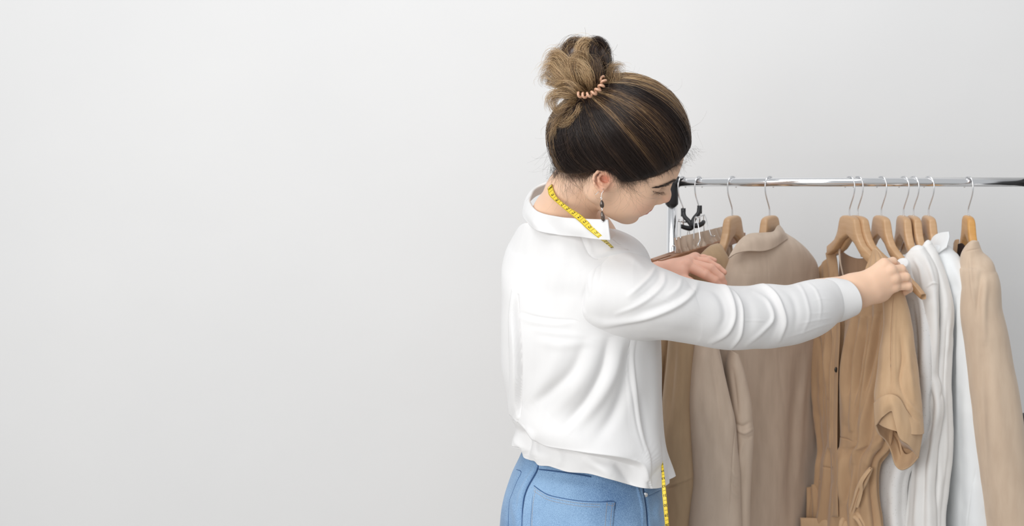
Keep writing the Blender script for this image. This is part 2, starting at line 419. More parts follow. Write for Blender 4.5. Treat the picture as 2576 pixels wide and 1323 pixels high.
def skin_col(p, hand=False):
    p = np.asarray(p); base = np.array(srgb(232, 194, 166)); c = np.repeat(base[None], len(p), 0)
    c *= (1+.025*vnoise(p, 45, 3))[:, None]
    def mix(m, col): c[:] = c*(1-m[:, None])+np.array(col)*m[:, None]
    q = w2h(p); a = np.stack([q[:, 0], np.abs(q[:, 1]), q[:, 2]], 1)
    g = lambda cen, r: np.exp(-(((a-np.array(cen))/np.array(r))**2).sum(1))
    mix(.45*g((.075, .040, -.020), (.022, .022, .020)), srgb(222, 150, 128))
    mix(.5*g((.115, 0, -.015), (.014, .014, .014)), srgb(220, 150, 130))
    ea = np.linalg.norm((p-ez(950, 370, .004))/np.array([.020, .03, .024]), axis=1); mix(.5*np.exp(-ea**4), srgb(232, 160, 130))
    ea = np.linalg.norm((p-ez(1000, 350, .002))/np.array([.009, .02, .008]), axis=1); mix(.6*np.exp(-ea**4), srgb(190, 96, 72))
    lip = np.minimum(1, 1.6*np.maximum(g((.099, 0, -.0475), (.016, .024, .0052)), g((.099, 0, -.0595), (.016, .022, .0068))))
    mix(np.clip(lip*1.3, 0, 1)*.95, srgb(188, 84, 86))
    mix(np.clip(1.3*np.exp(-((a[:, 2]-.0125)/.0012)**2)*g((.083, .031, .0125), (.014, .013, .004)), 0, .8), srgb(90, 55, 45))
    return c

# ------------------------------------------------------------------ hands
def ph(l): return PP(l)
def near_hand(p):
    p = p.astype(np.float32)
    # forearm and wrist
    d = chain(p, ph([(2060, 735, 2.25), (2150, 722, 2.285), (2190, 707, 2.292)]), [.0275, .0245, .021], .02)
    d = smin(d, chain(p, ph([(2060, 765, 2.25), (2160, 745, 2.285), (2196, 738, 2.292)]), [.0255, .0200, .020], .02), .02)
    mcp = ph([(2224, 664, 2.300), (2241, 679, 2.292), (2250, 700, 2.292), (2250, 720, 2.298)])
    wr = ph([(2168, 715, 2.29), (2170, 726, 2.288), (2172, 735, 2.288), (2174, 744, 2.29)])
    for k in range(4):
        d = smin(d, sd_cone(p, wr[k], mcp[k], .0175, .0125), .012)
    d = smin(d, sd_ell(p, P(2205, 738, 2.305), (.030, .017, .020)), .012)       # heel of the hand
    pip = ph([(2246, 658, 2.318), (2267, 677, 2.306), (2279, 697, 2.302), (2284, 719, 2.305)])
    dip = ph([(2256, 668, 2.345), (2274, 686, 2.338), (2284, 706, 2.334), (2287, 727, 2.333)])
    tip = ph([(2246, 684, 2.362), (2258, 700, 2.358), (2268, 718, 2.354), (2275, 736, 2.350)])
    r = [(.0102, .0092, .0082, .0076), (.0105, .0095, .0084, .0078), (.0102, .0092, .0082, .0075), (.0094, .0086, .0076, .0068)]
    for k in range(4):
        f = chain(p, [mcp[k], pip[k], dip[k], tip[k]], r[k], .003)
        d = smin(d, f, .0035)
        d = smin(d, sd_ell(p, mcp[k]+np.array([0, -.006, .0]), (.009, .008, .009)), .006)
    th = chain(p, ph([(2185, 705, 2.30), (2212, 690, 2.335), (2232, 690, 2.365), (2248, 694, 2.378)]), [.016, .0125, .0105, .0085], .006)
    d = smin(d, th, .008)
    return d
def far_hand(p):
    p = p.astype(np.float32)
    d = chain(p, ph([(1590, 715, 2.30), (1655, 691, 2.325), (1690, 678, 2.34)]), [.0265, .0225, .018], .02)
    d = smin(d, chain(p, ph([(1590, 705, 2.35), (1660, 686, 2.36), (1695, 675, 2.365)]), [.0245, .0205, .018], .02), .02)
    mcp = ph([(1727, 668, 2.335), (1731, 661, 2.352), (1741, 655, 2.372), (1749, 650, 2.390)])
    wr = ph([(1672, 688, 2.335), (1674, 686, 2.345), (1676, 683, 2.358), (1678, 681, 2.368)])
    for k in range(4): d = smin(d, sd_cone(p, wr[k], mcp[k], .0165, .0125), .012)
    d = smin(d, sd_cone(p, P(1680, 696, 2.335), P(1716, 686, 2.325), .015, .012), .014)
    pip = ph([(1773, 691, 2.330), (1788, 675, 2.340), (1778, 658, 2.372), (1769, 649, 2.396)])
    dip = ph([(1797, 706, 2.334), (1813, 697, 2.340), (1806, 674, 2.370), (1785, 652, 2.398)])
    tip = ph([(1812, 722, 2.340), (1821, 713, 2.344), (1821, 685, 2.368), (1797, 655, 2.398)])
    r = [(.0108, .0095, .0084, .0074), (.0105, .0094, .0084, .0074), (.0100, .0088, .0078, .0068), (.0090, .0078, .0068, .0058)]
    for k in range(4):
        d = smin(d, chain(p, [mcp[k], pip[k], dip[k], tip[k]], r[k], .003), .0028)
        d = smin(d, sd_ell(p, mcp[k]+np.array([0, -.003, .005]), (.009, .009, .0075)), .006)
        d = smax(d, -sd_ell(p, (pip[k]+0*dip[k])+np.array([0, -.006, .0105]), (.0012, .006, .0012)), .002)
    th = chain(p, ph([(1690, 700, 2.33), (1730, 712, 2.31), (1762, 726, 2.305), (1785, 742, 2.31)]), [.015, .0125, .0105, .0085], .006)
    return smin(d, th, .010)
a, b = P(2035, 810, 2.2), P(2320, 620, 2.4)
V2, F2 = sculpt(near_hand, (a[0], 2.19, a[2]), (b[0], 2.42, b[2]), .0013)
a, b = P(1560, 790, 2.3), P(1850, 610, 2.4)
V3, F3 = sculpt(far_hand, (a[0], 2.25, a[2]), (b[0], 2.44, b[2]), .0013)
# trunk, arms and legs carried inside the clothes
def trunk(p):
    p = p.astype(np.float32)
    d = sd_ell(p, P(1440, 760, 2.13), (.115, .12, .20))
    d = smin(d, sd_ell(p, P(1455, 1010, 2.13), (.098, .115, .16)), .08)
    d = smin(d, sd_ell(p, P(1465, 1290, 2.12), (.108, .115, .14)), .08)
    d = smin(d, chain(p, PP([(1530, 745, 2.05), (1800, 790, 2.10), (2080, 760, 2.235)]), [.045, .036, .027], .02), .04)
    d = smin(d, chain(p, PP([(1420, 690, 2.24), (1520, 740, 2.31), (1620, 706, 2.33)]), [.045, .036, .026], .02), .04)
    hip = P(1465, 1300, 2.12)
    for s, y in ((-1, 2.05), (1, 2.20)):
        k = np.array([hip[0]+.01*s, y, .50]); an = np.array([hip[0]-.02, y, .09])
        d = smin(d, chain(p, [np.array([hip[0], y, hip[2]-.02]), k, an], [.082, .052, .034], .04), .05)
        d = smin(d, sd_ell(p, an+np.array([.07, 0, -.05]), (.115, .038, .036)), .03)
    return d
V4, F4 = sculpt(trunk, (-.45, 1.93, 0.0), (.24, 2.42, 1.40), .006)
Vb = np.concatenate([V1, V2, V3, V4]); Fb = np.concatenate([F1, F2+len(V1), F3+len(V1)+len(V2), F4+len(V1)+len(V2)+len(V3)])
skin = mat('skin', (.7, .5, .4), .48); at = nd(skin, 'ShaderNodeAttribute', attribute_name='col')
lk(skin, at.outputs['Color'], bsdf(skin).inputs['Base Color'])
bsdf(skin).inputs['Subsurface Weight'].default_value = .18; bsdf(skin).inputs['Subsurface Radius'].default_value = (.008, .003, .0015); bsdf(skin).inputs['Subsurface Scale'].default_value = 1
bsdf(skin).inputs['Specular IOR Level'].default_value = .35
add_bump(skin, 1800, .12, .0002)
ccol = skin_col(Vb)
hn = len(V1)
ccol[hn:hn+len(V2)] = (np.array(srgb(234, 196, 168))*(1+.04*vnoise(V2, 60, 9))[:, None])
h3 = np.array(srgb(226, 176, 154))*(1+.05*vnoise(V3, 70, 9))[:, None]
ccol[hn+len(V2):hn+len(V2)+len(V3)] = h3
person = mesh_obj('person', Vb, Fb, skin, None, col=ccol)
tag(person, 'woman with messy blonde-streaked bun, white shirt and blue jeans, reaching along the clothes rail', 'person')
# fingernails of the far hand, eyebrow, lashes
# ------------------------------------------------------------------ hair
from mathutils.bvhtree import BVHTree
BV = BVHTree.FromPolygons([tuple(v) for v in V1.tolist()], F1.tolist())
def hit(px, py, lift=.0012, default=2.0, bv=None):
    d = Vector(P(px, py, 1.)-np.array([0, 0, CAMZ])).normalized(); r = (bv or BV).ray_cast(Vector((0, 0, CAMZ)), d)
    return (r[0].y-lift) if r[0] is not None else default
def hline(x): return np.interp(x, [-.13, -.095, -.072, -.05, -.03, -.012, .004, .018, .03, .060, .085, .12], [-.125, -.118, -.098, -.062, -.024, .022, .014, .006, .018, .054, .088, .12])
def hair_sd(q):
    d = sd_ell(q, (-.016, 0, .058), (.110, .086, .098))
    d = smin(d, sd_ell(q, (-.072, 0, -.004), (.066, .066, .074)), .03)
    d = smin(d, sd_ell(q, (-.060, 0, -.045), (.052, .055, .056)), .03)
    d = smin(d, sd_cone(q, (-.085, 0, .05), (-.125, .0, .076), .045, .020), .03)
    th = -.003+.055*sstep(q[:, 2]-hline(q[:, 0]), -.002, .062)
    return smax(d, head_sd(q)-th, .008)
def hair_w(p): return hair_sd(w2h(p).astype(np.float32))
b1, b2 = P(1330, 520, 2.1), P(1790, 150, 2.1)
VH, FH = sculpt(hair_w, (b1[0], 1.84, b1[2]), (b2[0], 2.24, b2[2]+.03), .0022)
# rest the cap in long shallow locks
BASE = np.array([-.122, .0, .075]); C0 = np.array([-.012, 0, .035])
def surf(dirs, off=0.):
    lo = np.full(len(dirs), .03); hi = np.full(len(dirs), .2)
    for _ in range(16):
        mid = (lo+hi)/2; v = hair_sd((C0+dirs*mid[:, None]).astype(np.float32)); ins = v < 0
        lo = np.where(ins, mid, lo); hi = np.where(ins, hi, mid)
    return C0+dirs*(lo+off)[:, None]
HL = np.array([(.088, 0, .090), (.083, -.030, .082), (.070, -.050, .060), (.050, -.063, .040), (.028, -.071, .020), (.012, -.077, .014), (-.010, -.084, .026), (-.028, -.078, -.012), (-.044, -.060, -.048), (-.060, -.034, -.084), (-.070, 0, -.098)])
HLL = np.concatenate([HL, mirror(HL)[::-1][1:-1]])
HLc = resample(np.concatenate([HLL, HLL[:1]]), 400)
class Strands:
    def __init__(s): s.p = []; s.c = []; s.r = []
    def add(s, p, c, r): s.p.append(p); s.c.append(c); s.r.append(r)      # (n,k,3),(n,k,3),(n,k)
    def mesh(s):
        V, F, Cc, off = [], [], [], 0
        for p, c, r in zip(s.p, s.c, s.r):
            n, k, _ = p.shape; t = unit(np.gradient(p, axis=1)); v = unit(p-np.array([0, 0, CAMZ]))
            sd = unit(np.cross(t, v)); up = unit(np.cross(sd, t))
            ring = np.stack([p+r[..., None]*(sd*math.cos(a)+up*math.sin(a)) for a in (.5, 2.6, 4.7)], 2)
            V.append(ring.reshape(-1, 3)); Cc.append(np.repeat(c[:, :, None], 3, 2).reshape(-1, 3))
            i, j, m = np.meshgrid(np.arange(n), np.arange(k-1), np.arange(3), indexing='ij'); a = off+(i*k+j)*3
            F.append(np.stack([a+m, a+(m+1) % 3, a+3+(m+1) % 3, a+3+m], -1).reshape(-1, 4)); off += n*k*3
        return np.concatenate(V), np.concatenate(F), np.concatenate(Cc)
DK, MD, GD, BL = [np.array(srgb(*c)) for c in ((43, 32, 29), (86, 66, 54), (172, 136, 94), (232, 202, 158))]
SH = Strands()
n, k = 11000, 26
u = rng.random(n); ii = (u*399).astype(int); s0 = HLc[ii]
s0 = s0+(BASE-s0)*(rng.random(n)[:, None]**2.2*.62)+rng.normal(0, .002, (n, 3))
ds = unit(s0-C0); db = unit(BASE-C0); ang = np.arccos(np.clip(ds@db, -1, 1)); tt = np.linspace(0, 1, k)
clump = vnoise(np.stack([u*70, 0*u, 0*u], 1), 1, 5); cl2 = vnoise(np.stack([u*260, 0*u, 0*u+3], 1), 1, 6)
tgt = unit(BASE+np.stack([0*u, .022*np.cos(u*6.28+2), .022*np.sin(u*6.28+2)], 1)-C0)
dirs = (np.sin((1-tt)[None]*ang[:, None])[..., None]*ds[:, None]+np.sin(tt[None]*ang[:, None])[..., None]*tgt[:, None])
NC = 120; dep = np.linalg.norm(s0-HLc[ii], axis=1); cu = u*NC+2.5*np.sin(dep*60+np.floor(u*NC/9)*2.1); cid = np.floor(cu); cv = (cu-cid)*2-1
crnd = vnoise(np.stack([cid*1.37, 0*cid, 0*cid], 1), 1, 8)
perp = unit(np.cross(ds, db))[:, None]; fr = 3+9*rng.random(n); fp = 6.28*rng.random(n); loose = rng.random(n)**5
wav = (.022*clump+.040*crnd-.010*cv+rng.normal(0, .012, n)+.08*loose*rng.normal(0, 1, n))[:, None]*np.sin(tt*math.pi)[None]
wav = wav+(.006+.016*loose)[:, None]*np.sin(fr[:, None]*tt[None]+fp[:, None])+.018*(crnd[:, None]*np.sin(5*tt+cid[:, None])[...])*np.sin(tt*math.pi)[None]
dirs = unit(dirs+wav[..., None]*perp)
offs = (.0003+.0014*rng.random(n)+.0036*(1-cv**2)+.0030*crnd+.006*loose)
pp = surf(dirs.reshape(-1, 3)).reshape(n, k, 3)
pp += unit(pp-C0)*((offs[:, None]*np.sin(math.pi*(.05+.85*tt))[None])+.0007*np.sin(9*tt[None]+u[:, None]*900))[..., None]
front = np.exp(-((np.abs(((u+.5) % 1)-.5)-.055)/.05)**2)              # hair swept back from the forehead carries the highlights
streak = np.zeros(n)
for uc, wd, am in ((.385, .005, 1.2), (.398, .0025, .8), (.45, .005, .7), (.475, .008, .9), (.285, .003, .4), (.24, .003, .35), (.15, .004, .4), (.095, .006, .55), (.045, .008, .55), (.97, .016, 1.), (.93, .014, 1.), (.88, .012, .7), (.41, .003, .45), (.32, .002, .5), (.20, .002, .4), (.065, .003, .7)):
    streak = np.maximum(streak, 1.15*am*np.exp(-((u-uc)/(1.5*wd))**2))
hl = np.clip(streak*(.4+.9*rng.random(n))+.25*front*np.maximum(clump+.2, 0)+.10*rng.random(n)**3, 0, 1)
m = np.clip(hl[:, None]*(.42+.85*tt[None]**1.1)+.5*(sstep(tt, .80, 1.)[None]*rng.random(n)[:, None])*np.where((u < .13) | (u > .85), 1., .35)[:, None], 0, 1)
def ramp(m):
    m = m[..., None]; return np.where(m < .33, DK+(MD-DK)*m/.33, np.where(m < .66, MD+(GD-MD)*(m-.33)/.33, GD+(BL-GD)*(m-.66)/.34))
SH.add(h2w(pp), ramp(m), np.full((n, k), .00030)*np.linspace(.55, 1, k)[None])
# loose, curly wisps round the hairline: drawn where they fall on forehead, temple, neck
def wisps(S, starts, cnt, length, direc, curl, r=.00011, col=DK, k=16, jit=4, lift=.002, curlf=1.):
    out = []
    for _ in range(cnt):
        sx, sy = starts[rng.integers(len(starts))]; a = math.radians(direc+rng.normal(0, 25)); x, y = sx+rng.normal(0, jit), sy+rng.normal(0, jit)
        L = length*(.4+.9*rng.random())/k; c = rng.normal(0, abs(curl))*curlf; dep = hit(x, y, lift, None, BVB) or 2.03; o = []
        for j in range(k):
            h = hit(x, y, lift, None); dep = .6*dep+.4*(min(h, dep+.01) if h else dep); o.append(P(x, y, dep))
            x += math.cos(a)*L; y += math.sin(a)*L; a += c/k+rng.normal(0, .07)
        out.append(o)
    p = np.array(out); c = np.repeat((col*(1+rng.random((cnt, 1, 1))))*np.ones((1, k, 3)), 1, 0)
    S.add(p, c, np.full((cnt, k), r)*np.linspace(1, .4, k)[None])
BVB = BVHTree.FromPolygons([tuple(v) for v in np.concatenate([V1, VH]).tolist()], np.concatenate([F1, FH+len(V1)]).tolist())
def wl(a, b, n=30): return [(a[0]+(b[0]-a[0])*t/n, a[1]+(b[1]-a[1])*t/n) for t in range(n+1)]
wisps(SH, wl((1390, 425), (1486, 424)), 620, 30, 74, .9, r=.00015, jit=5)
wisps(SH, wl((1392, 425), (1490, 428)), 110, 60, 72, 1.1, r=.0001)
wisps(SH, wl((1486, 420), (1500, 412)), 60, 24, 60, .6, r=.00014, jit=2)
wisps(SH, wl((1500, 404), (1560, 442)), 420, 34, 35, .5, r=.00018, jit=3)
wisps(SH, wl((1400, 440), (1470, 440)), 45, 100, 80, .9, r=.00009)
wisps(SH, wl((1386, 340), (1388, 420)), 36, 60, 100, .9, r=.0001)
wisps(SH, wl((1545, 448), (1620, 448)), 120, 34, 62, 1.6, r=.00012)
wisps(SH, wl((1548, 452), (1600, 470)), 26, 80, 70, 1.4, r=.0001)
wisps(SH, wl((1560, 450), (1698, 408)), 600, 26, 8, 1.3, r=.00015, col=DK*1.3)
wisps(SH, wl((1560, 446), (1704, 400)), 480, 34, 45, 1.3, r=.00015, col=DK*1.3)
wisps(SH, wl((1706, 402), (1746, 372)), 60, 30, 45, 1.3, r=.0001)
wisps(SH, wl((1555, 186), (1680, 222)), 14, 50, 20, 1.2, r=.00008)
wisps(SH, wl((1690, 235), (1748, 340)), 12, 50, 70, 1.2, r=.00008)
for a_, b_, d_ in (((1430, 320), (1520, 300), 85), ((1520, 290), (1640, 300), 60), ((1560, 360), (1690, 330), 60), ((1420, 380), (1500, 380), 80)):
    wisps(SH, wl(a_, b_), 70, 95, d_, 1.3, r=.00014, col=MD*.9, lift=.004)
wisps(SH, wl((1455, 250), (1530, 240)), 70, 50, 75, 1.6, r=.00014, col=GD*.9, lift=.004)
vs, fs, cs = SH.mesh()
hc = np.repeat(DK[None]*.8, len(VH), 0)
hairm = mat('hair', (.05, .03, .02), .30); at = nd(hairm, 'ShaderNodeAttribute', attribute_name='col'); lk(hairm, at.outputs['Color'], bsdf(hairm).inputs['Base Color'])
bsdf(hairm).inputs['Specular IOR Level'].default_value = .6
hair = mesh_obj('hair', np.concatenate([VH, vs]), np.concatenate([FH, fs+len(VH)]), hairm, person, col=np.concatenate([hc, cs]))

# bun: locks looped up from the crown, ends sticking out
SB = Strands(); BY = 1.955
locks = [  # (points (px,py,dY)), spread px, strands, tone
 ([(1488, 240, 0), (1455, 190, -.01), (1428, 145, -.01), (1438, 113, 0), (1460, 118, .01), (1472, 165, .01)], 9, 200, .42),
 ([(1490, 240, 0), (1472, 185, -.03), (1462, 135, -.03), (1472, 110, -.02), (1484, 122, -.01), (1484, 180, 0)], 8, 190, .80),
 ([(1494, 240, 0), (1496, 175, -.02), (1488, 125, -.02), (1500, 108, -.01), (1518, 128, 0), (1514, 180, 0), (1500, 215, 0)], 8, 260, .10),
 ([(1500, 240, 0), (1515, 195, -.01), (1508, 150, -.02), (1492, 128, 0)], 9, 160, .16),
 ([(1480, 240, 0), (1440, 212, -.03), (1404, 182, -.03), (1388, 166, -.02), (1372, 180, -.01), (1364, 196, 0)], 7, 110, .85),
 ([(1478, 242, 0), (1430, 222, -.02), (1396, 206, -.02), (1374, 198, -.01), (1380, 214, 0)], 7, 110, .78),
 ([(1482, 240, 0), (1445, 195, -.03), (1424, 160, -.03), (1402, 140, -.02), (1388, 156, 0), (1378, 184, 0)], 8, 150, .85),
 ([(1482, 245, 0), (1442, 236, -.03), (1404, 236, -.03), (1386, 252, -.02), (1390, 276, -.01)], 6, 100, .80),
 ([(1488, 248, 0), (1452, 262, -.02), (1424, 298, -.02), (1402, 308, -.015), (1386, 290, -.01)], 3.5, 70, .62),
 ([(1490, 250, 0), (1462, 268, -.03), (1448, 292, -.03), (1420, 313, -.02), (1396, 300, -.02)], 3, 60, .82),
 ([(1500, 238, 0), (1530, 205, -.02), (1538, 172, -.02), (1556, 166, -.01), (1574, 174, 0)], 4, 55, .72),
 ([(1502, 240, 0), (1534, 222, -.02), (1546, 198, -.02), (1534, 172, -.01)], 7, 120, .66),
 ([(1500, 240, 0), (1528, 230, -.02), (1548, 222, -.01), (1540, 240, -.01)], 6, 80, .62),
 ([(1486, 240, 0), (1462, 205, -.04), (1448, 172, -.045), (1452, 145, -.035), (1466, 160, -.03), (1474, 200, -.03)], 8, 180, .68),
 ([(1490, 240, 0), (1482, 205, -.045), (1470, 175, -.05), (1448, 165, -.04), (1432, 185, -.03)], 7, 150, .90),
 ([(1496, 240, 0), (1500, 205, -.04), (1494, 165, -.045), (1480, 150, -.03)], 8, 160, .30),
 ([(1484, 244, 0), (1455, 228, -.04), (1430, 214, -.04), (1412, 222, -.03), (1406, 240, -.02)], 7, 120, .70),
 ([(1480, 240, .01), (1420, 190, .03), (1400, 160, .03), (1420, 135, .03), (1450, 130, .03)], 10, 160, .50),
 ([(1495, 240, .01), (1520, 170, .03), (1505, 125, .03), (1470, 115, .03)], 10, 160, .2),
 ([(1470, 255, -.01), (1430, 262, -.03), (1404, 282, -.03), (1392, 262, -.03), (1398, 246, -.02)], 4, 60, .74),
 ([(1498, 244, -.01), (1516, 255, -.02), (1526, 272, -.012), (1530, 284, -.01)], 2.6, 28, .7),
 ([(1452, 262, -.01), (1424, 276, -.02), (1404, 300, -.02), (1392, 330, -.012), (1386, 356, -.005)], 3, 40, .66),
]
for pts, w, cnt, tone in locks:
    w *= 1.3; cnt = int(cnt*2.2); k = 30; c = resample(PP([(x, y, BY+d) for x, y, d in pts]), k); t = unit(np.gradient(c, axis=0)); a = unit(np.cross(t, np.array([.1, 1, .2]))); b = np.cross(t, a)
    w = w/1430; r = np.sqrt(rng.random(cnt))*w; ph_ = rng.random(cnt)*6.28; tt = np.linspace(0, 1, k)
    prof = .45+.75*np.sin(math.pi*np.clip(tt*.9+.05, 0, 1)); fray = 1+1.3*sstep(tt, .6, 1)
    tw = ph_[:, None]+tt[None]*1.6; rr = (r[:, None]*(prof*fray)[None])
    p = c[None]+rr[..., None]*(np.cos(tw)[..., None]*a[None]*1.25+np.sin(tw)[..., None]*b[None]*.6)
    lf = rng.random(cnt)**3; fq = 6+12*rng.random(cnt)
    p += (rng.normal(0, .0022, (cnt, 1, 3))*tt[None, :, None]*(1+2*lf[:, None, None])+((.0008+.004*lf)[:, None]*np.sin(tt*fq[:, None]+ph_[:, None]*3))[..., None]*a[None])
    te = .78+.22*rng.random(cnt); ti = te[:, None]*tt[None]*(k-1); i0 = np.minimum(ti.astype(int), k-2); f_ = (ti-i0)[..., None]; rr_ = np.arange(cnt)[:, None]
    p = p[rr_, i0]*(1-f_)+p[rr_, i0+1]*f_
    m = np.clip(tone*(.92+.35*vnoise(np.stack([ph_*2, r*900, 0*r], 1), 1, 3))+rng.normal(0, .2, cnt), 0, 1)
    SB.add(p, ramp(np.clip(m[:, None]*(.85+.25*tt[None]), 0, 1)), np.full((cnt, k), .00021)*(1-.75*tt[None]**4))
cnt = 150; k = 18; out = []
for _ in range(cnt):
    a = rng.random()*6.28; x, y = 1470+55*math.cos(a)*rng.random(), 180+55*math.sin(a)*rng.random(); a += rng.normal(0, .6); o = []; c = rng.normal(0, 2.8)
    for j in range(k):
        o.append(P(x, y, BY-.04+.02*rng.random()*0+.002*j)); x += math.cos(a)*3.6; y += math.sin(a)*3.6; a += c/k+rng.normal(0, .08)
    out.append(o)
SB.add(np.array(out), ramp(np.clip(.55+rng.normal(0, .3, (cnt, 1)), 0, 1)*np.ones((1, k))), np.full((cnt, k), .00013))
def bun_core(p):
    p = p.astype(np.float32); d = None
    for x, y, dy, r in ((1462, 185, 0, .034), (1450, 150, .0, .024), (1498, 150, .0, .024), (1420, 195, .0, .020), (1515, 205, .0, .018), (1480, 228, .0, .022), (1440, 232, .005, .016)):
        e = sd_ell(p, P(x, y, BY+dy), (r, r*.9, r)); d = e if d is None else smin(d, e, .02)
    return d+.0025*vnoise(p*np.array([1, 1, .5]), 160, 2)
c = P(1465, 195, BY); VB, FB_ = sculpt(bun_core, c-.085, c+.085, .0025)
vs, fs, cs = SB.mesh()
mesh_obj('hair_bun', np.concatenate([VB, vs]), np.concatenate([FB_, fs+len(VB)]), hairm, person, col=np.concatenate([np.repeat((MD*.6)[None], len(VB), 0), cs]))
tie = mat('copper_plastic', srgb(206, 160, 130), .22, 0); bsdf(tie).inputs['Coat Weight'].default_value = .6
arc = resample(PP([(1455, 238, BY-.050), (1474, 240, BY-.056), (1492, 235, BY-.058), (1508, 222, BY-.056), (1519, 206, BY-.05), (1512, 192, BY-.04)]), 260)
t = unit(np.gradient(arc, axis=0)); a = unit(np.cross(t, [0, 1, .1])); b = np.cross(t, a); q = np.linspace(0, 2*math.pi*8, 260)[:, None]
MB().tube(arc+.0038*(a*np.cos(q)+b*np.sin(q)), .0023, 10).build('hair_tie', tie, person)
# eyebrow and lashes
SE = Strands(); cen = resample(np.array([(1647, 472.), (1662, 469.5), (1680, 464), (1696, 456), (1703, 451)]), 60)
out = []
for _ in range(420):
    j = rng.integers(0, 58); x, y = cen[j]+rng.normal(0, [1, .5+1.1*abs(math.sin(j/60*3))]); a = math.radians(165 if rng.random() < .8 else 190)+rng.normal(0, .15); L = 8
    o = [P(x+math.cos(a)*L*s/5, y-math.sin(a)*L*s/5*.5+.2*s, hit(x+math.cos(a)*L*s/5, y-math.sin(a)*L*s/5*.5, .0006+.0004*s, 2.0)) for s in range(6)]
    out.append(o)
p = np.array(out); SE.add(p, np.repeat(DK[None, None], len(p), 0)*np.ones((1, 6, 1)), np.full(p.shape[:2], .00014)*np.linspace(1, .4, 6))
v, f, c = SE.mesh(); mesh_obj('eyebrow', v, f, hairm, person, col=c)
SE = Strands(); out = []; cen = resample(np.array([(1642, 480.), (1651, 483), (1661, 484.5), (1669, 483)]), 40)
for _ in range(60):
    x, y = cen[rng.integers(0, 40)]; a = math.radians(62+rng.normal(0, 16)+(x-1655)*-1.0); d = hit(x, y, .0008, 2.0)
    out.append([P(x+math.cos(a)*1.7*s+.12*s*s, y+math.sin(a)*1.7*s, d-.0012*s) for s in range(6)])
for _ in range(70):
    j = rng.integers(0, 39); out.append([P(*(cen[j]+(cen[min(39, j+1)]-cen[j])*s*.8), hit(*cen[j], .0006)) for s in range(6)])
p = np.array(out); SE.add(p, np.repeat(DK[None, None], len(p), 0)*np.ones((1, 6, 1)), np.full(p.shape[:2], .00014)*np.linspace(1, .3, 6))
v, f, c = SE.mesh(); mesh_obj('eyelashes', v, f, hairm, person, col=c)
# ------------------------------------------------------------------ shirt
def fit_edge(curve, last=True, frac=.2, near=True):
    """shift the rim of a loft so that its near half follows a measured edge"""
    c = catmull(np.array(curve, float), 200); o = np.argsort(c[:, 0]); c = c[o]
    def post(V):
        V = V.copy(); n, m, _ = V.shape; row = V[-1] if last else V[0]; q = proj(row)
        ph_ = np.linspace(0, 2*math.pi, m, endpoint=False); w = np.sin(ph_) > -1e-6 if near else np.ones(m, bool)
        dpy = np.interp(q[:, 0], c[:, 0], c[:, 1])-q[:, 1]; dz = -dpy*row[:, 1]/FPX*np.where(w, 1, 0.)
        k = max(2, int(n*frac)); t = np.linspace(0, 1, k); t = t*t*(3-2*t)
        if last: V[-k:, :, 2] += t[:, None]*dz[None]
        else: V[:k, :, 2] += t[::-1][:, None]*dz[None]
        return V
    return post
armhole = ([(1503, 648), (1474, 676), (1456, 715), (1451, 760), (1468, 800), (1508, 832)], 3.2, -.0028)
torso_str = [
 ([(1432, 590), (1455, 618), (1480, 640), (1500, 654)], 3, -.0018), ([(1440, 588), (1466, 616), (1492, 640)], 6, .0022),
 ([(1462, 612), (1500, 606), (1540, 616)], 7, .0035, 2), ([(1475, 628), (1520, 622), (1560, 634)], 6, .003, 2), ([(1490, 645), (1530, 636), (1575, 645)], 6, .003),
 ([(1420, 600), (1450, 635), (1470, 680)], 16, .003),
 ([(1297, 736), (1299, 800), (1306, 870), (1308, 980), (1314, 1048)], 2.5, .011, 9), ([(1303, 742), (1305, 800), (1311, 870), (1313, 980), (1318, 1040)], 3, -.008),
 ([(1316, 786), (1350, 796), (1400, 803), (1448, 804)], 3, -.0016, 2), ([(1316, 800), (1350, 810), (1400, 816), (1440, 812)], 9, .003),
 ([(1345, 830), (1400, 838), (1470, 846)], 8, .002), ([(1360, 860), (1420, 868), (1500, 858)], 12, .0025),
 ([(1560, 846), (1545, 930), (1510, 1000), (1456, 1066)], 15, .010, 1.5), ([(1530, 850), (1515, 930), (1480, 1000), (1430, 1060)], 12, -.006),
 ([(1500, 860), (1480, 930), (1440, 990), (1390, 1040)], 20, .007), ([(1470, 860), (1440, 930), (1390, 980), (1350, 1010)], 14, -.004),
 ([(1420, 870), (1390, 930), (1350, 990), (1325, 1020)], 22, .005), ([(1585, 860), (1575, 960), (1545, 1040), (1500, 1100)], 16, -.006),
 ([(1590, 850), (1596, 950), (1606, 1050), (1618, 1140), (1628, 1210)], 3, .004, 5), ([(1582, 850), (1588, 950), (1598, 1050), (1610, 1140)], 4, -.0025),
 ([(1640, 870), (1648, 960), (1645, 1060), (1650, 1160)], 14, .006), ([(1612, 1000), (1620, 1080), (1622, 1130)], 8, -.003),
 ([(1300, 1046), (1335, 1070), (1372, 1096), (1410, 1114), (1470, 1134), (1530, 1147), (1575, 1158), (1604, 1170), (1622, 1196)], 60, .024, .06),
 ([(1340, 1072), (1357, 1090), (1352, 1120), (1356, 1150)], 7, .008, 2), ([(1322, 1080), (1330, 1110), (1322, 1150)], 9, -.006),
 ([(1310, 1090), (1304, 1110), (1312, 1130)], 8, .006), ([(1470, 1145), (1500, 1170), (1540, 1196)], 13, .007), ([(1590, 1165), (1612, 1190), (1622, 1220)], 8, .007),
 ([(1400, 1125), (1410, 1150), (1405, 1175)], 9, .003), ([(1545, 1165), (1570, 1190), (1600, 1212)], 10, -.005), ([(1660, 1100), (1668, 1160), (1676, 1205)], 5, -.004)]
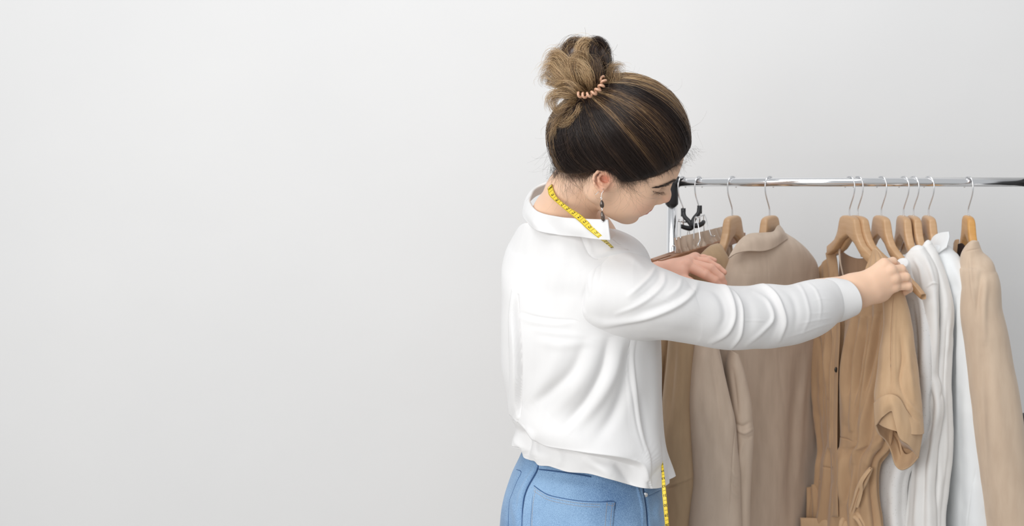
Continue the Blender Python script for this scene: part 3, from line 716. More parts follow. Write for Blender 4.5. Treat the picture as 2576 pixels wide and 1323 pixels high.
hem = [(1300, 1128), (1312, 1132), (1318, 1150), (1334, 1157), (1346, 1160), (1356, 1170), (1380, 1172), (1400, 1178), (1430, 1187), (1480, 1191), (1530, 1204), (1600, 1224), (1640, 1229), (1668, 1225), (1688, 1212)]
tsec = [((1350, 556, 2.20), (1530, 604, 2.02), .085, .05), ((1324, 584, 2.20), (1562, 628, 2.03), .108, .08), ((1304, 620, 2.19), (1600, 655, 2.05), .125, .10), ((1286, 670, 2.17), (1625, 700, 2.09), .138, .12),
 ((1274, 745, 2.15), (1648, 780, 2.12), .148, .14), ((1272, 830, 2.14), (1659, 850, 2.12), .154, .14), ((1275, 915, 2.14), (1662, 930, 2.11), .15, .13), ((1285, 985, 2.13), (1664, 1010, 2.11), .14, .12),
 ((1293, 1035, 2.13), (1668, 1085, 2.10), .135, .12), ((1308, 1066, 2.13), (1673, 1135, 2.09), .13, .115), ((1299, 1105, 2.13), (1680, 1172, 2.08), .133, .12), ((1304, 1130, 2.13), (1687, 1205, 2.07), .13, .12)]
def fillet(V, other, k):
    """round the join where two pieces of one garment meet"""
    n, m, _ = V.shape; fl = V.reshape(-1, 3).copy(); du = np.roll(V, -1, 1)-np.roll(V, 1, 1); dv = np.gradient(V, axis=0); N = unit(np.cross(du, dv))
    N *= np.sign((N*(V-V.mean(1, keepdims=True))).sum(-1, keepdims=True).mean()); N = N.reshape(-1, 3); rel = np.zeros(len(fl))
    for i in np.where((fl[:, 1] < 2.16) & (fl[:, 0] < .02) & (fl[:, 2] > 1.15))[0]:
        r = other.find_nearest(Vector(fl[i]), k)
        if r[0] is not None: rel[i] = (k-r[3])**2/(4*k)
    g = rel.reshape(n, m)
    if m < 300: g *= sstep(np.arange(n)[:, None]/n, .02, .07)
    for _ in range(3): g = (g+np.roll(g, 1, 1)+np.roll(g, -1, 1))/3; g[1:-1] = (g[:-2]+g[1:-1]+g[2:])/3
    return (fl+N*g.reshape(-1, 1)).reshape(n, m, 3)
def quick_bvh(secs, e=2.1):
    V = loft(secs, 90, 90, e=e); i, j = np.meshgrid(np.arange(89), np.arange(90), indexing='ij'); j2 = (j+1) % 90
    return BVHTree.FromPolygons(V.reshape(-1, 3).tolist(), np.stack([i*90+j, i*90+j2, (i+1)*90+j2, (i+1)*90+j], -1).reshape(-1, 4).tolist())
sl = [((1474, 684, 2.045), (1464, 796, 2.045), .048, .05), ((1503, 652, 2.045), (1488, 817, 2.045), .071, .065), ((1545, 632, 2.045), (1530, 832, 2.045), .081, .07), ((1595, 644, 2.045), (1600, 843, 2.045), .086, .07), ((1650, 670, 2.05), (1670, 852, 2.05), .08, .07), ((1702, 691, 2.07), (1738, 866, 2.07), .077, .065),
 ((1760, 705, 2.09), (1800, 878, 2.09), .075, .065), ((1820, 716, 2.11), (1850, 881, 2.11), .073, .06), ((1880, 719, 2.135), (1902, 877, 2.135), .068, .06), ((1932, 713, 2.155), (1960, 873, 2.155), .064, .055),
 ((1984, 717, 2.18), (2018, 861, 2.18), .058, .05), ((2030, 706, 2.21), (2062, 843, 2.21), .052, .045), ((2066, 702, 2.235), (2090, 818, 2.235), .042, .04), ((2084, 704, 2.245), (2098, 808, 2.245), .036, .036)]
torso_str = [(q[0], q[1], q[2]*((.7 if q[2] > 0 else 1.25) if 6 < q[1] < 50 else 1))+tuple(q[3:]) for q in torso_str]
shirt = loft_obj('shirt', tsec, 330, 460, M['shirt'], person, solid=.001, e=2.15, smooth=.16, cap0=-.012, strokes=torso_str, noise=.0016, nscale=9, seed=11,
                 folds=((9, .0035, .4, 1.0, .72), (14, .0025, 2.0, 2.0, .8)), post=lambda V: fillet(fit_edge([(1280, 606), (1296, 584), (1312, 566), (1330, 562), (1352, 570), (1406, 580), (1458, 584), (1504, 591), (1545, 600)], last=False, frac=.08)(fit_edge(hem, frac=.13)(V)), quick_bvh(sl), .045))
sleeve_str = [
 ([(1503, 648), (1474, 676), (1456, 715), (1451, 760), (1468, 800), (1508, 832)], 3.2, -.002),
 ([(1650, 672), (1636, 695), (1610, 720), (1580, 745)], 9, .006), ([(1672, 688), (1668, 715), (1640, 745), (1600, 770), (1550, 790)], 8, .005), ([(1660, 680), (1655, 705), (1625, 735), (1590, 758)], 6, -.004),
 ([(1756, 712), (1745, 735), (1715, 762), (1665, 787), (1600, 806), (1530, 812), (1490, 800)], 9, .009, 1.6), ([(1740, 712), (1728, 735), (1700, 755), (1650, 775), (1600, 788)], 10, -.006),
 ([(1715, 700), (1706, 725), (1680, 745)], 8, .004),
 ([(1745, 706), (1790, 703), (1822, 722), (1842, 758), (1848, 800), (1830, 838), (1790, 862)], 8, .010, 1.5), ([(1760, 722), (1795, 730), (1818, 760), (1824, 800), (1806, 835)], 9, -.006),
 ([(1830, 724), (1856, 748), (1868, 785), (1864, 840), (1842, 874)], 6, .008, 1.5), ([(1852, 730), (1880, 760), (1890, 800), (1880, 850)], 12, -.005),
 ([(1877, 723), (1916, 717), (1945, 736), (1965, 768), (1976, 812), (1962, 856)], 7, .009, 1.6), ([(1900, 735), (1932, 760), (1945, 800), (1920, 832), (1880, 866)], 9, .006), ([(1920, 730), (1948, 760), (1958, 805), (1940, 850)], 8, -.005),
 ([(1980, 718), (2000, 712), (2018, 730), (2030, 762), (2034, 800), (2020, 840)], 7, .005), ([(1960, 725), (1990, 745), (2004, 785), (2000, 830)], 8, -.0045), ([(2030, 710), (2052, 730), (2064, 765), (2062, 805)], 6, .004),
 ([(2100, 812), (2060, 822), (2020, 838), (1980, 850)], 5, .0022), ([(2092, 800), (2050, 806), (2010, 815)], 4, .0018), ([(2088, 785), (2060, 788), (2030, 790)], 3.5, .0014), ([(2082, 730), (2060, 728), (2040, 732)], 3.5, .0014), ([(2090, 752), (2066, 752), (2046, 758)], 3.5, .0012),
 ([(1534, 710), (1597, 729), (1648, 748), (1700, 763), (1780, 800)], 1.8, .0012), ([(1860, 808), (1900, 806), (1950, 812)], 1.8, .0014),
 ([(1505, 665), (1490, 700), (1486, 740)], 6, .004), ([(1520, 655), (1512, 690), (1505, 730)], 5, -.002), ([(1480, 690), (1470, 725), (1468, 765), (1484, 800)], 5, .003), ([(1540, 640), (1580, 650), (1620, 672)], 10, .004),
 ([(1560, 850), (1640, 852), (1720, 868)], 10, .003), ([(1620, 820), (1700, 832), (1780, 850)], 14, -.003)]
sleeve_str = [(q[0], q[1]*.62, q[2]*(.62 if q[0][0][0] < 1960 else .32))+tuple(q[3:]) if q[2] > 0 else (q[0], q[1], q[2]*.5) for q in sleeve_str[1:]]
loft_obj('sleeve', sl, 420, 200, M['shirt'], shirt, solid=.001, e=2.1, post=lambda V: fillet(V, quick_bvh(tsec, 2.15), .045), strokes=sleeve_str, noise=.0016, nscale=16, seed=21)
def bulge(V):
    V = V.copy(); n, m, _ = V.shape; ph_ = np.linspace(0, 2*math.pi, m, endpoint=False); w = np.linspace(0, 1, n)**1.0
    V[:, :, 0] += .011*np.sin(ph_)[None]*w[:, None]; return V
loft_obj('cuff', [((2080, 700, 2.245), (2089, 815, 2.245), .038, .036), ((2100, 699, 2.255), (2112, 808, 2.255), .0385, .036), ((2120, 702, 2.265), (2138, 796, 2.265), .0375, .036)], 40, 120, M['shirt'], shirt, solid=.003, e=2.1, post=bulge,
         strokes=[([(2089, 712), (2102, 740), (2106, 775), (2100, 806)], 1.6, -.0012)])
fs = [((1480, 640, 2.25), (1470, 760, 2.25), .06), ((1560, 650, 2.29), (1570, 740, 2.29), .05), ((1620, 662, 2.31), (1640, 728, 2.31), .04), ((1646, 672, 2.32), (1680, 716, 2.315), .034)]
loft_obj('sleeve', fs, 120, 90, M['shirt'], shirt, solid=.002, strokes=[([(1640, 668), (1655, 690)], 4, .004), ([(1625, 662), (1650, 700)], 4, -.003)], noise=.002, nscale=30, seed=31)
T = [(1420, 450, 2.20), (1378, 461, 2.20), (1346, 476, 2.18), (1332, 504, 2.12), (1352, 531, 2.050), (1393, 543, 2.008), (1440, 549, 1.985), (1498, 552, 1.955), (1530, 553, 1.950)]
Bm = [(1420, 462, 2.23), (1368, 468, 2.225), (1334, 488, 2.20), (1322, 522, 2.13), (1344, 556, 2.035), (1394, 568, 2.008), (1446, 573, 1.975), (1502, 578, 1.948), (1533, 580, 1.944)]
Bb = [(1430, 480, 2.24), (1362, 485, 2.235), (1328, 510, 2.20), (1318, 543, 2.12), (1352, 579, 2.022), (1406, 591, 2.000), (1458, 595, 1.970), (1504, 602, 1.945), (1536, 604, 1.942)]
sheet('collar', [T, Bm, Bb], M['shirt'], shirt, 30, 120, thick=.0055, noise=.0012, nscale=40)
# ------------------------------------------------------------------ jeans
den = mat('denim', (.3, .45, .65), .85); bsdf(den).inputs['Sheen Weight'].default_value = .2
tc = nd(den, 'ShaderNodeTexCoord'); n1 = nd(den, 'ShaderNodeTexNoise', i_Scale=6., i_Detail=4.); n2 = nd(den, 'ShaderNodeTexNoise', i_Scale=1150., i_Detail=2.)
mp = nd(den, 'ShaderNodeMapping'); mp.inputs['Scale'].default_value = (1, 1, .6)
lk(den, tc.outputs['Object'], n1.inputs['Vector']); lk(den, tc.outputs['Object'], mp.inputs[0]); lk(den, mp.outputs[0], n2.inputs['Vector'])
ma = nd(den, 'ShaderNodeMath', operation='MULTIPLY_ADD'); ma.inputs[1].default_value = .55; lk(den, n1.outputs[0], ma.inputs[0])
m2 = nd(den, 'ShaderNodeMath', operation='MULTIPLY'); m2.inputs[1].default_value = .45; lk(den, n2.outputs[0], m2.inputs[0]); lk(den, m2.outputs[0], ma.inputs[2])
rp = nd(den, 'ShaderNodeValToRGB'); e_ = rp.color_ramp.elements; e_[0].position = .36; e_[0].color = (*srgb(66, 103, 148), 1); e_[1].position = .62; e_[1].color = (*srgb(146, 180, 214), 1)
lk(den, ma.outputs[0], rp.inputs[0]); lk(den, rp.outputs[0], bsdf(den).inputs['Base Color'])
add_bump(den, 900, .4, .0004)
thread = mat('tan_thread', srgb(196, 168, 140), .7)
jsec = [((1336, 1095, 2.14), (1644, 1128, 2.09), .112), ((1328, 1120, 2.14), (1648, 1150, 2.09), .115), ((1316, 1150, 2.14), (1654, 1185, 2.09), .12), ((1298, 1186, 2.13), (1660, 1225, 2.09), .125), ((1280, 1238, 2.13), (1666, 1272, 2.09), .13), ((1270, 1290, 2.12), (1669, 1325, 2.09), .135),
        ((1268, 1350, 2.12), (1668, 1390, 2.09), .135), ((1275, 1430, 2.12), (1655, 1470, 2.09), .13), ((1290, 1500, 2.12), (1640, 1530, 2.10), .125), ((1296, 1600, 2.12), (1634, 1620, 2.10), .122)]
CS = [(1356, 1160), (1350, 1184), (1326, 1228), (1316, 1266), (1313, 1330)]
SS1 = [(1600, 1215), (1606, 1240), (1614, 1278), (1617, 1335)]; SS2 = [(1617, 1220), (1620, 1240), (1627, 1290), (1630, 1335)]
jstr = [(CS, 3, -.006), ([(x-8, y) for x, y in CS], 5, .003), (SS1, 2.5, .0022), (SS2, 3, -.0042), ([(x-7, y) for x, y in SS2], 4, .0018),
        ([(1350, 1178), (1401, 1184), (1453, 1191), (1490, 1196)], 1.6, -.0016), ([(1350, 1170), (1401, 1176), (1453, 1183)], 5, .0016), ([(1630, 1248), (1648, 1240), (1664, 1232)], 2, -.003),
        ([(1660, 1255), (1650, 1290), (1662, 1322)], 7, .004), ([(1290, 1260), (1300, 1300), (1298, 1340)], 9, .003), ([(1380, 1210), (1450, 1225), (1530, 1230)], 14, .002)]
jeans = loft_obj('jeans', jsec, 380, 760, den, person, solid=.0015, e=2.2, smooth=.22, strokes=jstr, noise=.0015, nscale=20, seed=41)
for sY, sx in ((2.045, 12), (2.20, -8)):
    yb = 250+FPX*(CAMZ-.10)/sY
    loft_obj('trouser_leg', [((1312+sx, 1590, sY), (1612+sx, 1600, sY), .080), ((1345+sx, 1750, sY), (1560+sx, 1760, sY), .072), ((1370+sx, 2050, sY), (1520+sx, 2050, sY), .065), ((1375+sx, yb, sY), (1505+sx, yb, sY), .06)], 90, 60, den, jeans, noise=.004, nscale=14, seed=51)
jd = bpy.context.evaluated_depsgraph_get(); jme = jeans.data
JB = BVHTree.FromPolygons([v.co[:] for v in jme.vertices], [tuple(p.vertices) for p in jme.polygons])
def onj(pts, lift): return np.array([P(x, y, hit(x, y, lift, 2.0, JB)) for x, y in pts])
def decal(name, Lc, Rc, n, m, lift, mt, parent, thick):
    a, b_ = catmull(np.array(Lc, float), n), catmull(np.array(Rc, float), n); g = a[:, None]*(1-np.linspace(0, 1, m)[None, :, None])+b_[:, None]*np.linspace(0, 1, m)[None, :, None]
    return g
TL = catmull(np.array([(1343, 1222), (1362, 1236), (1388, 1248), (1453, 1260), (1505, 1263), (1547, 1262)], float), 60)
g = np.array([[TL[j]*(1-t)+np.array([1334+(1540-1334)*j/59, 1340])*t for j in range(60)] for t in np.linspace(0, 1, 40)])
q = onj(g.reshape(-1, 2), .0016); i, j = np.meshgrid(np.arange(39), np.arange(59), indexing='ij')
pk = mesh_obj('back_pocket', q, np.stack([i*60+j, i*60+j+1, (i+1)*60+j+1, (i+1)*60+j], -1).reshape(-1, 4), den, jeans); sm = pk.modifiers.new('s', 'SOLIDIFY'); sm.thickness = .0028; sm.offset = 0
def stitch(S_, lines, lift=.0034):
    b = MB()
    for l in lines:
        c = resample(np.array(l, float), max(12, int(np.linalg.norm(np.diff(np.array(l, float), axis=0), axis=1).sum()/1.6))); p = onj(c, lift)
        for k in range(0, len(p)-1, 1):
            if k % 3 != 2: b.tube(p[k:k+2]*1., .00028, 5)
    return b
off = lambda l, dx, dy: [(x+dx, y+dy) for x, y in l]
TLs = [tuple(v) for v in TL[::6]]
stitch(0, [off(TLs, 1, 5)[:-1], off(TLs, 0, 12)[:-1], [(1347, 1232), (1340, 1275), (1338, 1330)], [(1541, 1266), (1537, 1300), (1535, 1330)], [(1527, 1264), (1524, 1300), (1522, 1330)], [(1526, 1268), (1538, 1272), (1545, 1271), (1546, 1264)]]).build('stitching', thread, pk)
for ln in ([(1353, 1180), (1401, 1187), (1453, 1194), (1487, 1198)], [(1608, 1234), (1618, 1285), (1621, 1330)], [(1633, 1250), (1648, 1243), (1662, 1237)], [(1302, 1180), (1311, 1190), (1290, 1250), (1283, 1300)]):
    stitch(0, [ln], .0006).build('stitching', thread, jeans)
seamm = mat('seam_denim', srgb(58, 90, 132), .85)
for ln in (CS, [(1300, 1181), (1312, 1188), (1302, 1210), (1290, 1240), (1282, 1266), (1279, 1330)], SS2, [(1350, 1180), (1401, 1186), (1453, 1193), (1487, 1199)], [(1630, 1248), (1648, 1240), (1663, 1233)]):
    c = resample(np.array(ln, float), 60); MB().tube(onj(c, .0014), .0012, 8).build('seam', seamm, jeans)
TE = resample(np.array([(x+.5, y) for x, y in TLs[:-1]]+[(1546, 1263), (1541, 1300), (1538, 1335)], float), 110); MB().tube(onj(TE, .0016), .0011, 8).build('seam', seamm, pk)
TE = resample(np.array([(1344, 1222), (1339, 1265), (1334, 1335)], float), 50); MB().tube(onj(TE, .0016), .0009, 8).build('seam', seamm, pk)
c = onj([(1623.6, 1243.6)], .001)[0]
b = MB()
for r0, y0 in ((.0046, -.001), (.0028, -.0022), (.0012, -.003)): b.add(*ellipsoid(c+np.array([0, y0-.0012, 0]), (r0, .0012, r0), None, 20, 8))
b.build('rivet', silver, jeans)
g = np.array([[(1300-3*t+0*s, 1178+160*t) for s in (0,)] for t in (0, 1)])
# ------------------------------------------------------------------ earring
ey = hit(1514, 474, .002, 1.95)
er = empty('earring', P(1515, 478, ey)); tag(er, 'silver drop earring with two smoky brown beads hanging from the ear', 'earring')
quartz = mat('smoky_quartz', srgb(74, 54, 42), .06); bsdf(quartz).inputs['Coat Weight'].default_value = 1; bsdf(quartz).inputs['Transmission Weight'].default_value = .35
vary(quartz, srgb(60, 44, 36), srgb(150, 122, 100), 130, 2, (1, 1, 1), .45, .7)
b = MB(); b.tube(resample(PP([(1516, 474, ey+.001), (1518, 480, ey-.003), (1514, 486, ey-.004), (1512.5, 495, ey-.004), (1512, 500, ey-.004)]), 24), .0005, 8)
b.tube(resample(PP([(1516, 474, ey+.001), (1510, 477, ey+.004), (1504, 484, ey+.003), (1498, 490, ey+.002)]), 20), .0005, 8)
b.build('ear_hook', silver, er)
b = MB()
for px, py in ((1512.5, 499), (1514, 526)):
    a = np.linspace(0, 2*math.pi, 20); b.tube(np.stack([P(px, py, ey-.004)+np.array([.0014*math.cos(t), 0, .0020*math.sin(t)]) for t in a]), .0004, 6, False)
b.add(*ellipsoid(P(1516.3, 557, ey-.004), (.0012, .0012, .0012)))
b.tube(PP([(1513, 501, ey-.004), (1514.5, 527, ey-.004), (1516.2, 556, ey-.004)]), .0004, 6)
b.build('link', silver, er)
for px, py, rx, rz, tl in ((1514.2, 513, .0038, .0070, .05), (1516, 543.5, .0037, .0092, .12)):
    v, f = ellipsoid((0, 0, 0), (rx, rx*.8, rz), n=14, m=10); v[:, 0] *= 1-.25*v[:, 2]/rz; v *= (1+.07*vnoise(v, 500, 4))[:, None]
    v[:, 0] += v[:, 2]*-tl; MB().add(v+P(px, py, ey-.004), f).build('bead', quartz, er, True)

# ------------------------------------------------------------------ tape measure round the neck
TY = mat('yellow_vinyl', srgb(236, 208, 62), .4); ink = mat('black_ink', (.015, .013, .01), .6)
vary(TY, srgb(238, 212, 66), srgb(230, 198, 52), 20, 2)
TB = [list(v.co[:]) for v in bpy.data.objects['collar'].data.vertices]; TF = [list(p.vertices) for p in bpy.data.objects['collar'].data.polygons]
o_ = bpy.data.objects['shirt'].data; n0 = len(TB); TB += [list(v.co[:]) for v in o_.vertices]; TF += [[a+n0 for a in p.vertices] for p in o_.polygons]
n0 = len(TB); TB += V1.tolist(); TF += (F1+n0).tolist(); TBV = BVHTree.FromPolygons(TB, TF)
up_ = [(1388, 464), (1400, 494), (1430, 520), (1458, 538), (1478, 555), (1505, 583), (1539, 617)]
lo_ = [(1378, 474), (1382, 492), (1405, 514), (1431, 536), (1459, 559), (1479, 577.5), (1531, 618)]
lo_ = [(1378, 474), (1382, 492), (1405, 514), (1431, 536), (1459, 559), (1480, 579), (1531, 618)]
kk = 44; U2, L2 = resample(np.array(up_, float), kk), resample(np.array(lo_, float), kk)
def lift_line(A, B):
    d = np.array([[hit(*(A[i]*(1-t)+B[i]*t), 0, 2.07, TBV) for t in (0, .33)] for i in range(kk)]).min(1)
    hull = []
    for i in range(kk):
        while len(hull) > 1 and (d[hull[-1]]-d[hull[-2]])*(i-hull[-1]) >= (d[i]-d[hull[-1]])*(hull[-1]-hull[-2]): hull.pop()
        hull.append(i)
    d = np.interp(np.arange(kk), hull, d[hull]); e = np.r_[[d[0]]*3, d, [d[-1]]*3]
    return np.convolve(e, [.1, .15, .15, .2, .15, .15, .1], 'valid')-.0032
DU, DL = lift_line(U2, L2), lift_line(L2, U2); up_, lo_ = [tuple(v) for v in U2], [tuple(v) for v in L2]
Dm = np.minimum(DU, DL); DU, DL = .25*DU+.75*Dm, .25*DL+.75*Dm
DU[-1] = DL[-1] = (DU[-1]+DL[-1])/2
back_u = [(1420, 452, 2.16), (1396, 455, 2.11)]; back_l = [(1424, 470, 2.165), (1388, 462, 2.105)]
front_u = [(1551, 633, DU[-1]+.035), (1590, 700, 2.12), (1640, 860, 2.14), (1650, 1000, 2.13), (1663, 1128, 2.075), (1670, 1180, 2.03), (1676, 1240, 1.99), (1683, 1320, 1.975), (1690, 1400, 1.975)]
front_l = [(1545, 636, DU[-1]+.035), (1580, 705, 2.12), (1632, 862, 2.14), (1644, 1002, 2.13), (1660, 1130, 2.075), (1664, 1182, 2.03), (1666, 1242, 1.99), (1673, 1322, 1.975), (1678, 1400, 1.975)]
UE = PP(back_u+[(x, y, d) for (x, y), d in zip(up_, DU)]+front_u); LE = PP(back_l+[(x, y, d) for (x, y), d in zip(lo_, DL)]+front_l)
G = resample(np.concatenate([UE, LE], 1), 700); GU, GL = G[:, :3], G[:, 3:]
mid = (GU+GL)/2; S = np.r_[0, np.cumsum(np.linalg.norm(np.diff(mid, axis=0), axis=1))]
tr = empty('tape_measure', P(1383, 470, 2.06)); tag(tr, 'yellow tailor tape measure draped round the woman\'s neck and hanging down her front', 'tape measure')
def tpt(s, v, off=0.):
    u_ = np.stack([np.interp(s, S, GU[:, k]) for k in range(3)], -1); l_ = np.stack([np.interp(s, S, GL[:, k]) for k in range(3)], -1)
    p = u_*(1-v)[..., None]+l_*v[..., None]
    tg = np.stack([np.interp(s+.002, S, mid[:, k])-np.interp(s-.002, S, mid[:, k]) for k in range(3)], -1)
    nn = unit(np.cross(tg, l_-u_)); nn *= np.sign((nn*(np.array([0, 0, CAMZ])-p)).sum(-1, keepdims=True)); return p+nn*off
ss = np.linspace(0, S[-1], 700); vvv = np.linspace(0, 1, 5); q = tpt(np.repeat(ss, 5), np.tile(vvv, 700))
i, j = np.meshgrid(np.arange(699), np.arange(4), indexing='ij')
o = mesh_obj('tape_strip', q, np.stack([i*5+j, i*5+j+1, (i+1)*5+j+1, (i+1)*5+j], -1).reshape(-1, 4), TY, tr)
sm = o.modifiers.new('s', 'SOLIDIFY'); sm.thickness = .0006; sm.offset = 0
def text_mesh(t, size):
    cu = bpy.data.curves.new('t', 'FONT'); cu.body = t; cu.size = size; cu.align_x = 'CENTER'; cu.align_y = 'CENTER'; cu.offset = size*.012
    o = bpy.data.objects.new('t', cu); COL.objects.link(o); dg = bpy.context.evaluated_depsgraph_get(); me = o.evaluated_get(dg).to_mesh()
    v = np.array([w.co[:] for w in me.vertices]); f = [tuple(p.vertices) for p in me.polygons]
    bpy.data.objects.remove(o); bpy.data.curves.remove(cu); return v, f
b = MB(); s1 = float(S[np.argmin(np.linalg.norm(mid-P(1383, 478, 2.05), axis=1))]); s2 = float(S[np.argmin(np.linalg.norm(mid-P(1535, 617, 1.985), axis=1))])
CM = (s2-s1)/14.2
def rect(s, v0, v1, w):
    ks = np.array([s-w, s-w, s+w, s+w]); b.add(tpt(ks, np.array([v0, v1, v1, v0]), .0007), [(0, 1, 2, 3)])
s, num, lower = s1, 81, False
while s < S[-1]-.01:
    wdt = np.linalg.norm(tpt(np.array([s]), np.array([0.]))-tpt(np.array([s]), np.array([1.])))
    if not (s2+.03 < s < s2+.40):
        v, f = text_mesh(str(num), .0066)
        # figures read across the strip, tops towards the lower end
        q = tpt(s+CM/2+v[:, 1], np.clip(.42+v[:, 0]/wdt, .02, .98), .0007); b.add(q, f)
        rect(s, .0, .8, .00022)
        for m_ in range(10): rect(s+CM*m_/10, .82 if m_ != 5 else .74, 1., .00013)
        for m_ in range(10): rect(s+CM*m_/10, .0, .09, .0001)
    s += CM; num -= 1
    if s > s2+.40 and not lower: b.build('markings', ink, tr, False); b = MB(); lower = True
    if num < 10: break
b.build('markings', ink, tr, False)
# ------------------------------------------------------------------ clothes rack
RY = 2.55; RZ = float(P(0, 458, RY)[2]); XL = float(P(1690, 458, RY)[0]); XR = float(P(2595, 458, RY)[0])
rack = empty('clothes_rack', ((XL+XR)/2, RY, 0)); tag(rack, 'chrome clothes rail with black corner joints holding the beige and white garments', 'clothes rack')
def vcyl(b, x, y, z0, z1, r, n=24): b.tube(np.array([[x, y, z0], [x, y, z1]]), r, n)
b = MB(); b.tube(np.array([[XL, RY, RZ], [XR, RY, RZ]]), .0105, 28); b.build('rail', M['chrome'], rack)
for x in (XL, XR):
    b = MB(); vcyl(b, x, RY, .09, RZ-.04, .0125); b.build('post', M['chrome'], rack)
    s = 1 if x == XL else -1
    b = MB(); b.tube(np.array([[x, RY, RZ-.052], [x, RY, RZ-.050], [x, RY, RZ+.008], [x, RY, RZ+.0125]]), [.0140, .0148, .0148, .0110], 24)
    b.tube(np.array([[x, RY, RZ], [x+s*(.016 if s > 0 else .012), RY, RZ], [x+s*(.018 if s > 0 else .013), RY, RZ]]), [.0132, .0132, .0118], 24); b.build('corner_joint', M['black'], rack)
    b = MB(); b.tube(np.array([[x, RY, .897], [x, RY, .902], [x, RY, .926], [x, RY, .931]]), [.014, .0250, .0250, .014], 20); b.tube(np.array([[x, RY, .925], [x, RY-.04, .925]]), .008, 14); b.build('height_clamp', M['black'], rack)
    b = MB(); b.tube(np.array([[x, RY-.22, .09], [x, RY+.22, .09]]), .0125, 20); b.build('foot_bar', M['chrome'], rack)
    for y in (RY-.20, RY+.20):
        b = MB(); b.tube(np.array([[x-.012, y, .028], [x+.012, y, .028]]), .028, 24); vcyl(b, x, y, .03, .09, .008); b.build('caster', M['black'], rack)
b = MB(); b.tube(np.array([[XL, RY, .13], [XR, RY, .13]]), .0105, 20); b.build('crossbar', M['chrome'], rack)

UT = np.array([0, .015, .0245, .0310, .0340, .0370, .0415, .0485, .06, .08, .10, .125, .15, .175, .20, .216, .222])
TOP = np.array([-.0770, -.0774, -.0790, -.0820, -.0870, -.0980, -.1120, -.1240, -.1370, -.1480, -.1570, -.1680, -.1790, -.1905, -.2050, -.2180, -.2240])
BOT = np.array([-.1220, -.1285, -.1340, -.1375, -.1395, -.1420, -.1460, -.1525, -.1620, -.1720, -.1800, -.1890, -.1990, -.2100, -.2240, -.2330, -.2350])
HOOK = np.array([(0, -.092), (0, -.066), (-.0012, -.058), (-.006, -.046), (-.0125, -.030), (-.0155, -.016), (-.0150, -.002), (-.010, .0085), (-.003, .0125), (.005, .0118), (.0115, .007), (.0148, -.001), (.0142, -.009), (.0125, -.013)])
def frame(px, a, near_left, lean=0.):
    """hanger frame: origin on the rail, u towards the near end"""
    o = P(px, 458, RY); o[2] = RZ; s = -1 if near_left else 1
    u = np.array([s*math.sin(a), -math.cos(a), 0.]); n = np.array([-u[1], u[0], 0.])
    return o, u, n
def to_w(fr, uz, nn=0., lean=0.):
    o, u, n = fr; uz = np.asarray(uz, float); U, Z = uz[..., 0], uz[..., 1]
    return o+u*U[..., None]+n*(nn if np.isscalar(nn) else np.asarray(nn)[..., None])+np.array([0, 0, 1.])*(Z+lean*U)[..., None]
def hook_tube(b, fr, hk, lean=0.): b.tube(to_w(fr, resample(np.stack([-hk[:, 0], hk[:, 1]], 1), 70)), .0017, 12)
def wood_hanger(px, deg, near_left, label, m=None, lean=0., far=.125, near=.125):
    fr = frame(px, math.radians(deg), near_left); fh = frame(px, math.radians(42 if px < 2400 else 30), near_left); m = m or M['wood']
    root = empty('coat_hanger', fr[0]); tag(root, label, 'coat hanger', 'wooden coat hangers on the rail')
    b = MB(); hook_tube(b, fh, HOOK); b.build('hook', M['wire'], root)
    u = np.concatenate([-UT[::-1], UT[1:]]); tp = np.concatenate([TOP[::-1], TOP[1:]]); bt = np.concatenate([BOT[::-1], BOT[1:]])
    us = np.concatenate([np.linspace(-far, -.05, 40), np.linspace(-.048, .048, 60), np.linspace(.05, near, 40)])
    tp, bt = np.interp(us, u, tp), np.interp(us, u, bt)
    th = .0088*(1-.3*sstep(np.abs(us), .03, .2)); bow = .024*(np.abs(us)/.222)**2
    prof = [(-1, -.75), (-1, .75), (-.85, .93), (-.5, 1), (.5, 1), (.85, .93), (1, .75), (1, -.75), (.85, -.93), (.5, -1), (-.5, -1), (-.85, -.93)]
    V = np.stack([to_w(fr, np.stack([us, (tp+bt)/2+(tp-bt)/2*q], 1), th*p+bow, lean) for p, q in prof], 1); k, r = V.shape[:2]
    f = [(i*r+j, i*r+(j+1) % r, (i+1)*r+(j+1) % r, (i+1)*r+j) for i in range(k-1) for j in range(r)]+[tuple(range(r)), tuple(range((k-1)*r, k*r))[::-1]]
    MB().add(V.reshape(-1, 3), f).build('shoulder_arms', m, root)
    return root
L_ = 'wooden coat hanger '
wood_hanger(1842, 24, True, L_+'with the olive-tan jacket, whose whole forked neck is in view', near=.085, far=.085)
wood_hanger(1936, 26, True, L_+'rising out of the beige blazer\'s folded collar', near=.08, far=.07)
wood_hanger(2137, 25, False, L_+'with the brown belted dress, its wide fork in full view', far=.10, near=.13)
wood_hanger(2158, 26, False, L_+'close behind the dress hanger, its long arm running under her hand', near=.222, far=.12)
wood_hanger(2217, 16, False, L_+'of the white blouse right beside her hand', near=.11)
wood_hanger(2273, 7, False, L_+'of the middle white blouse with thin soft shoulder', near=.10, far=.10)
wood_hanger(2298, 8, False, L_+'half hidden behind its neighbour, holding the plain white blouse', near=.09, far=.10)
wood_hanger(2336, 6, False, L_+'of the white collared shirt', near=.07, far=.10)
wood_hanger(2436, 0, False, 'amber-coloured coat hanger turned almost edge on, last towards the end of the rail', M['amber'], near=.08, far=.10)

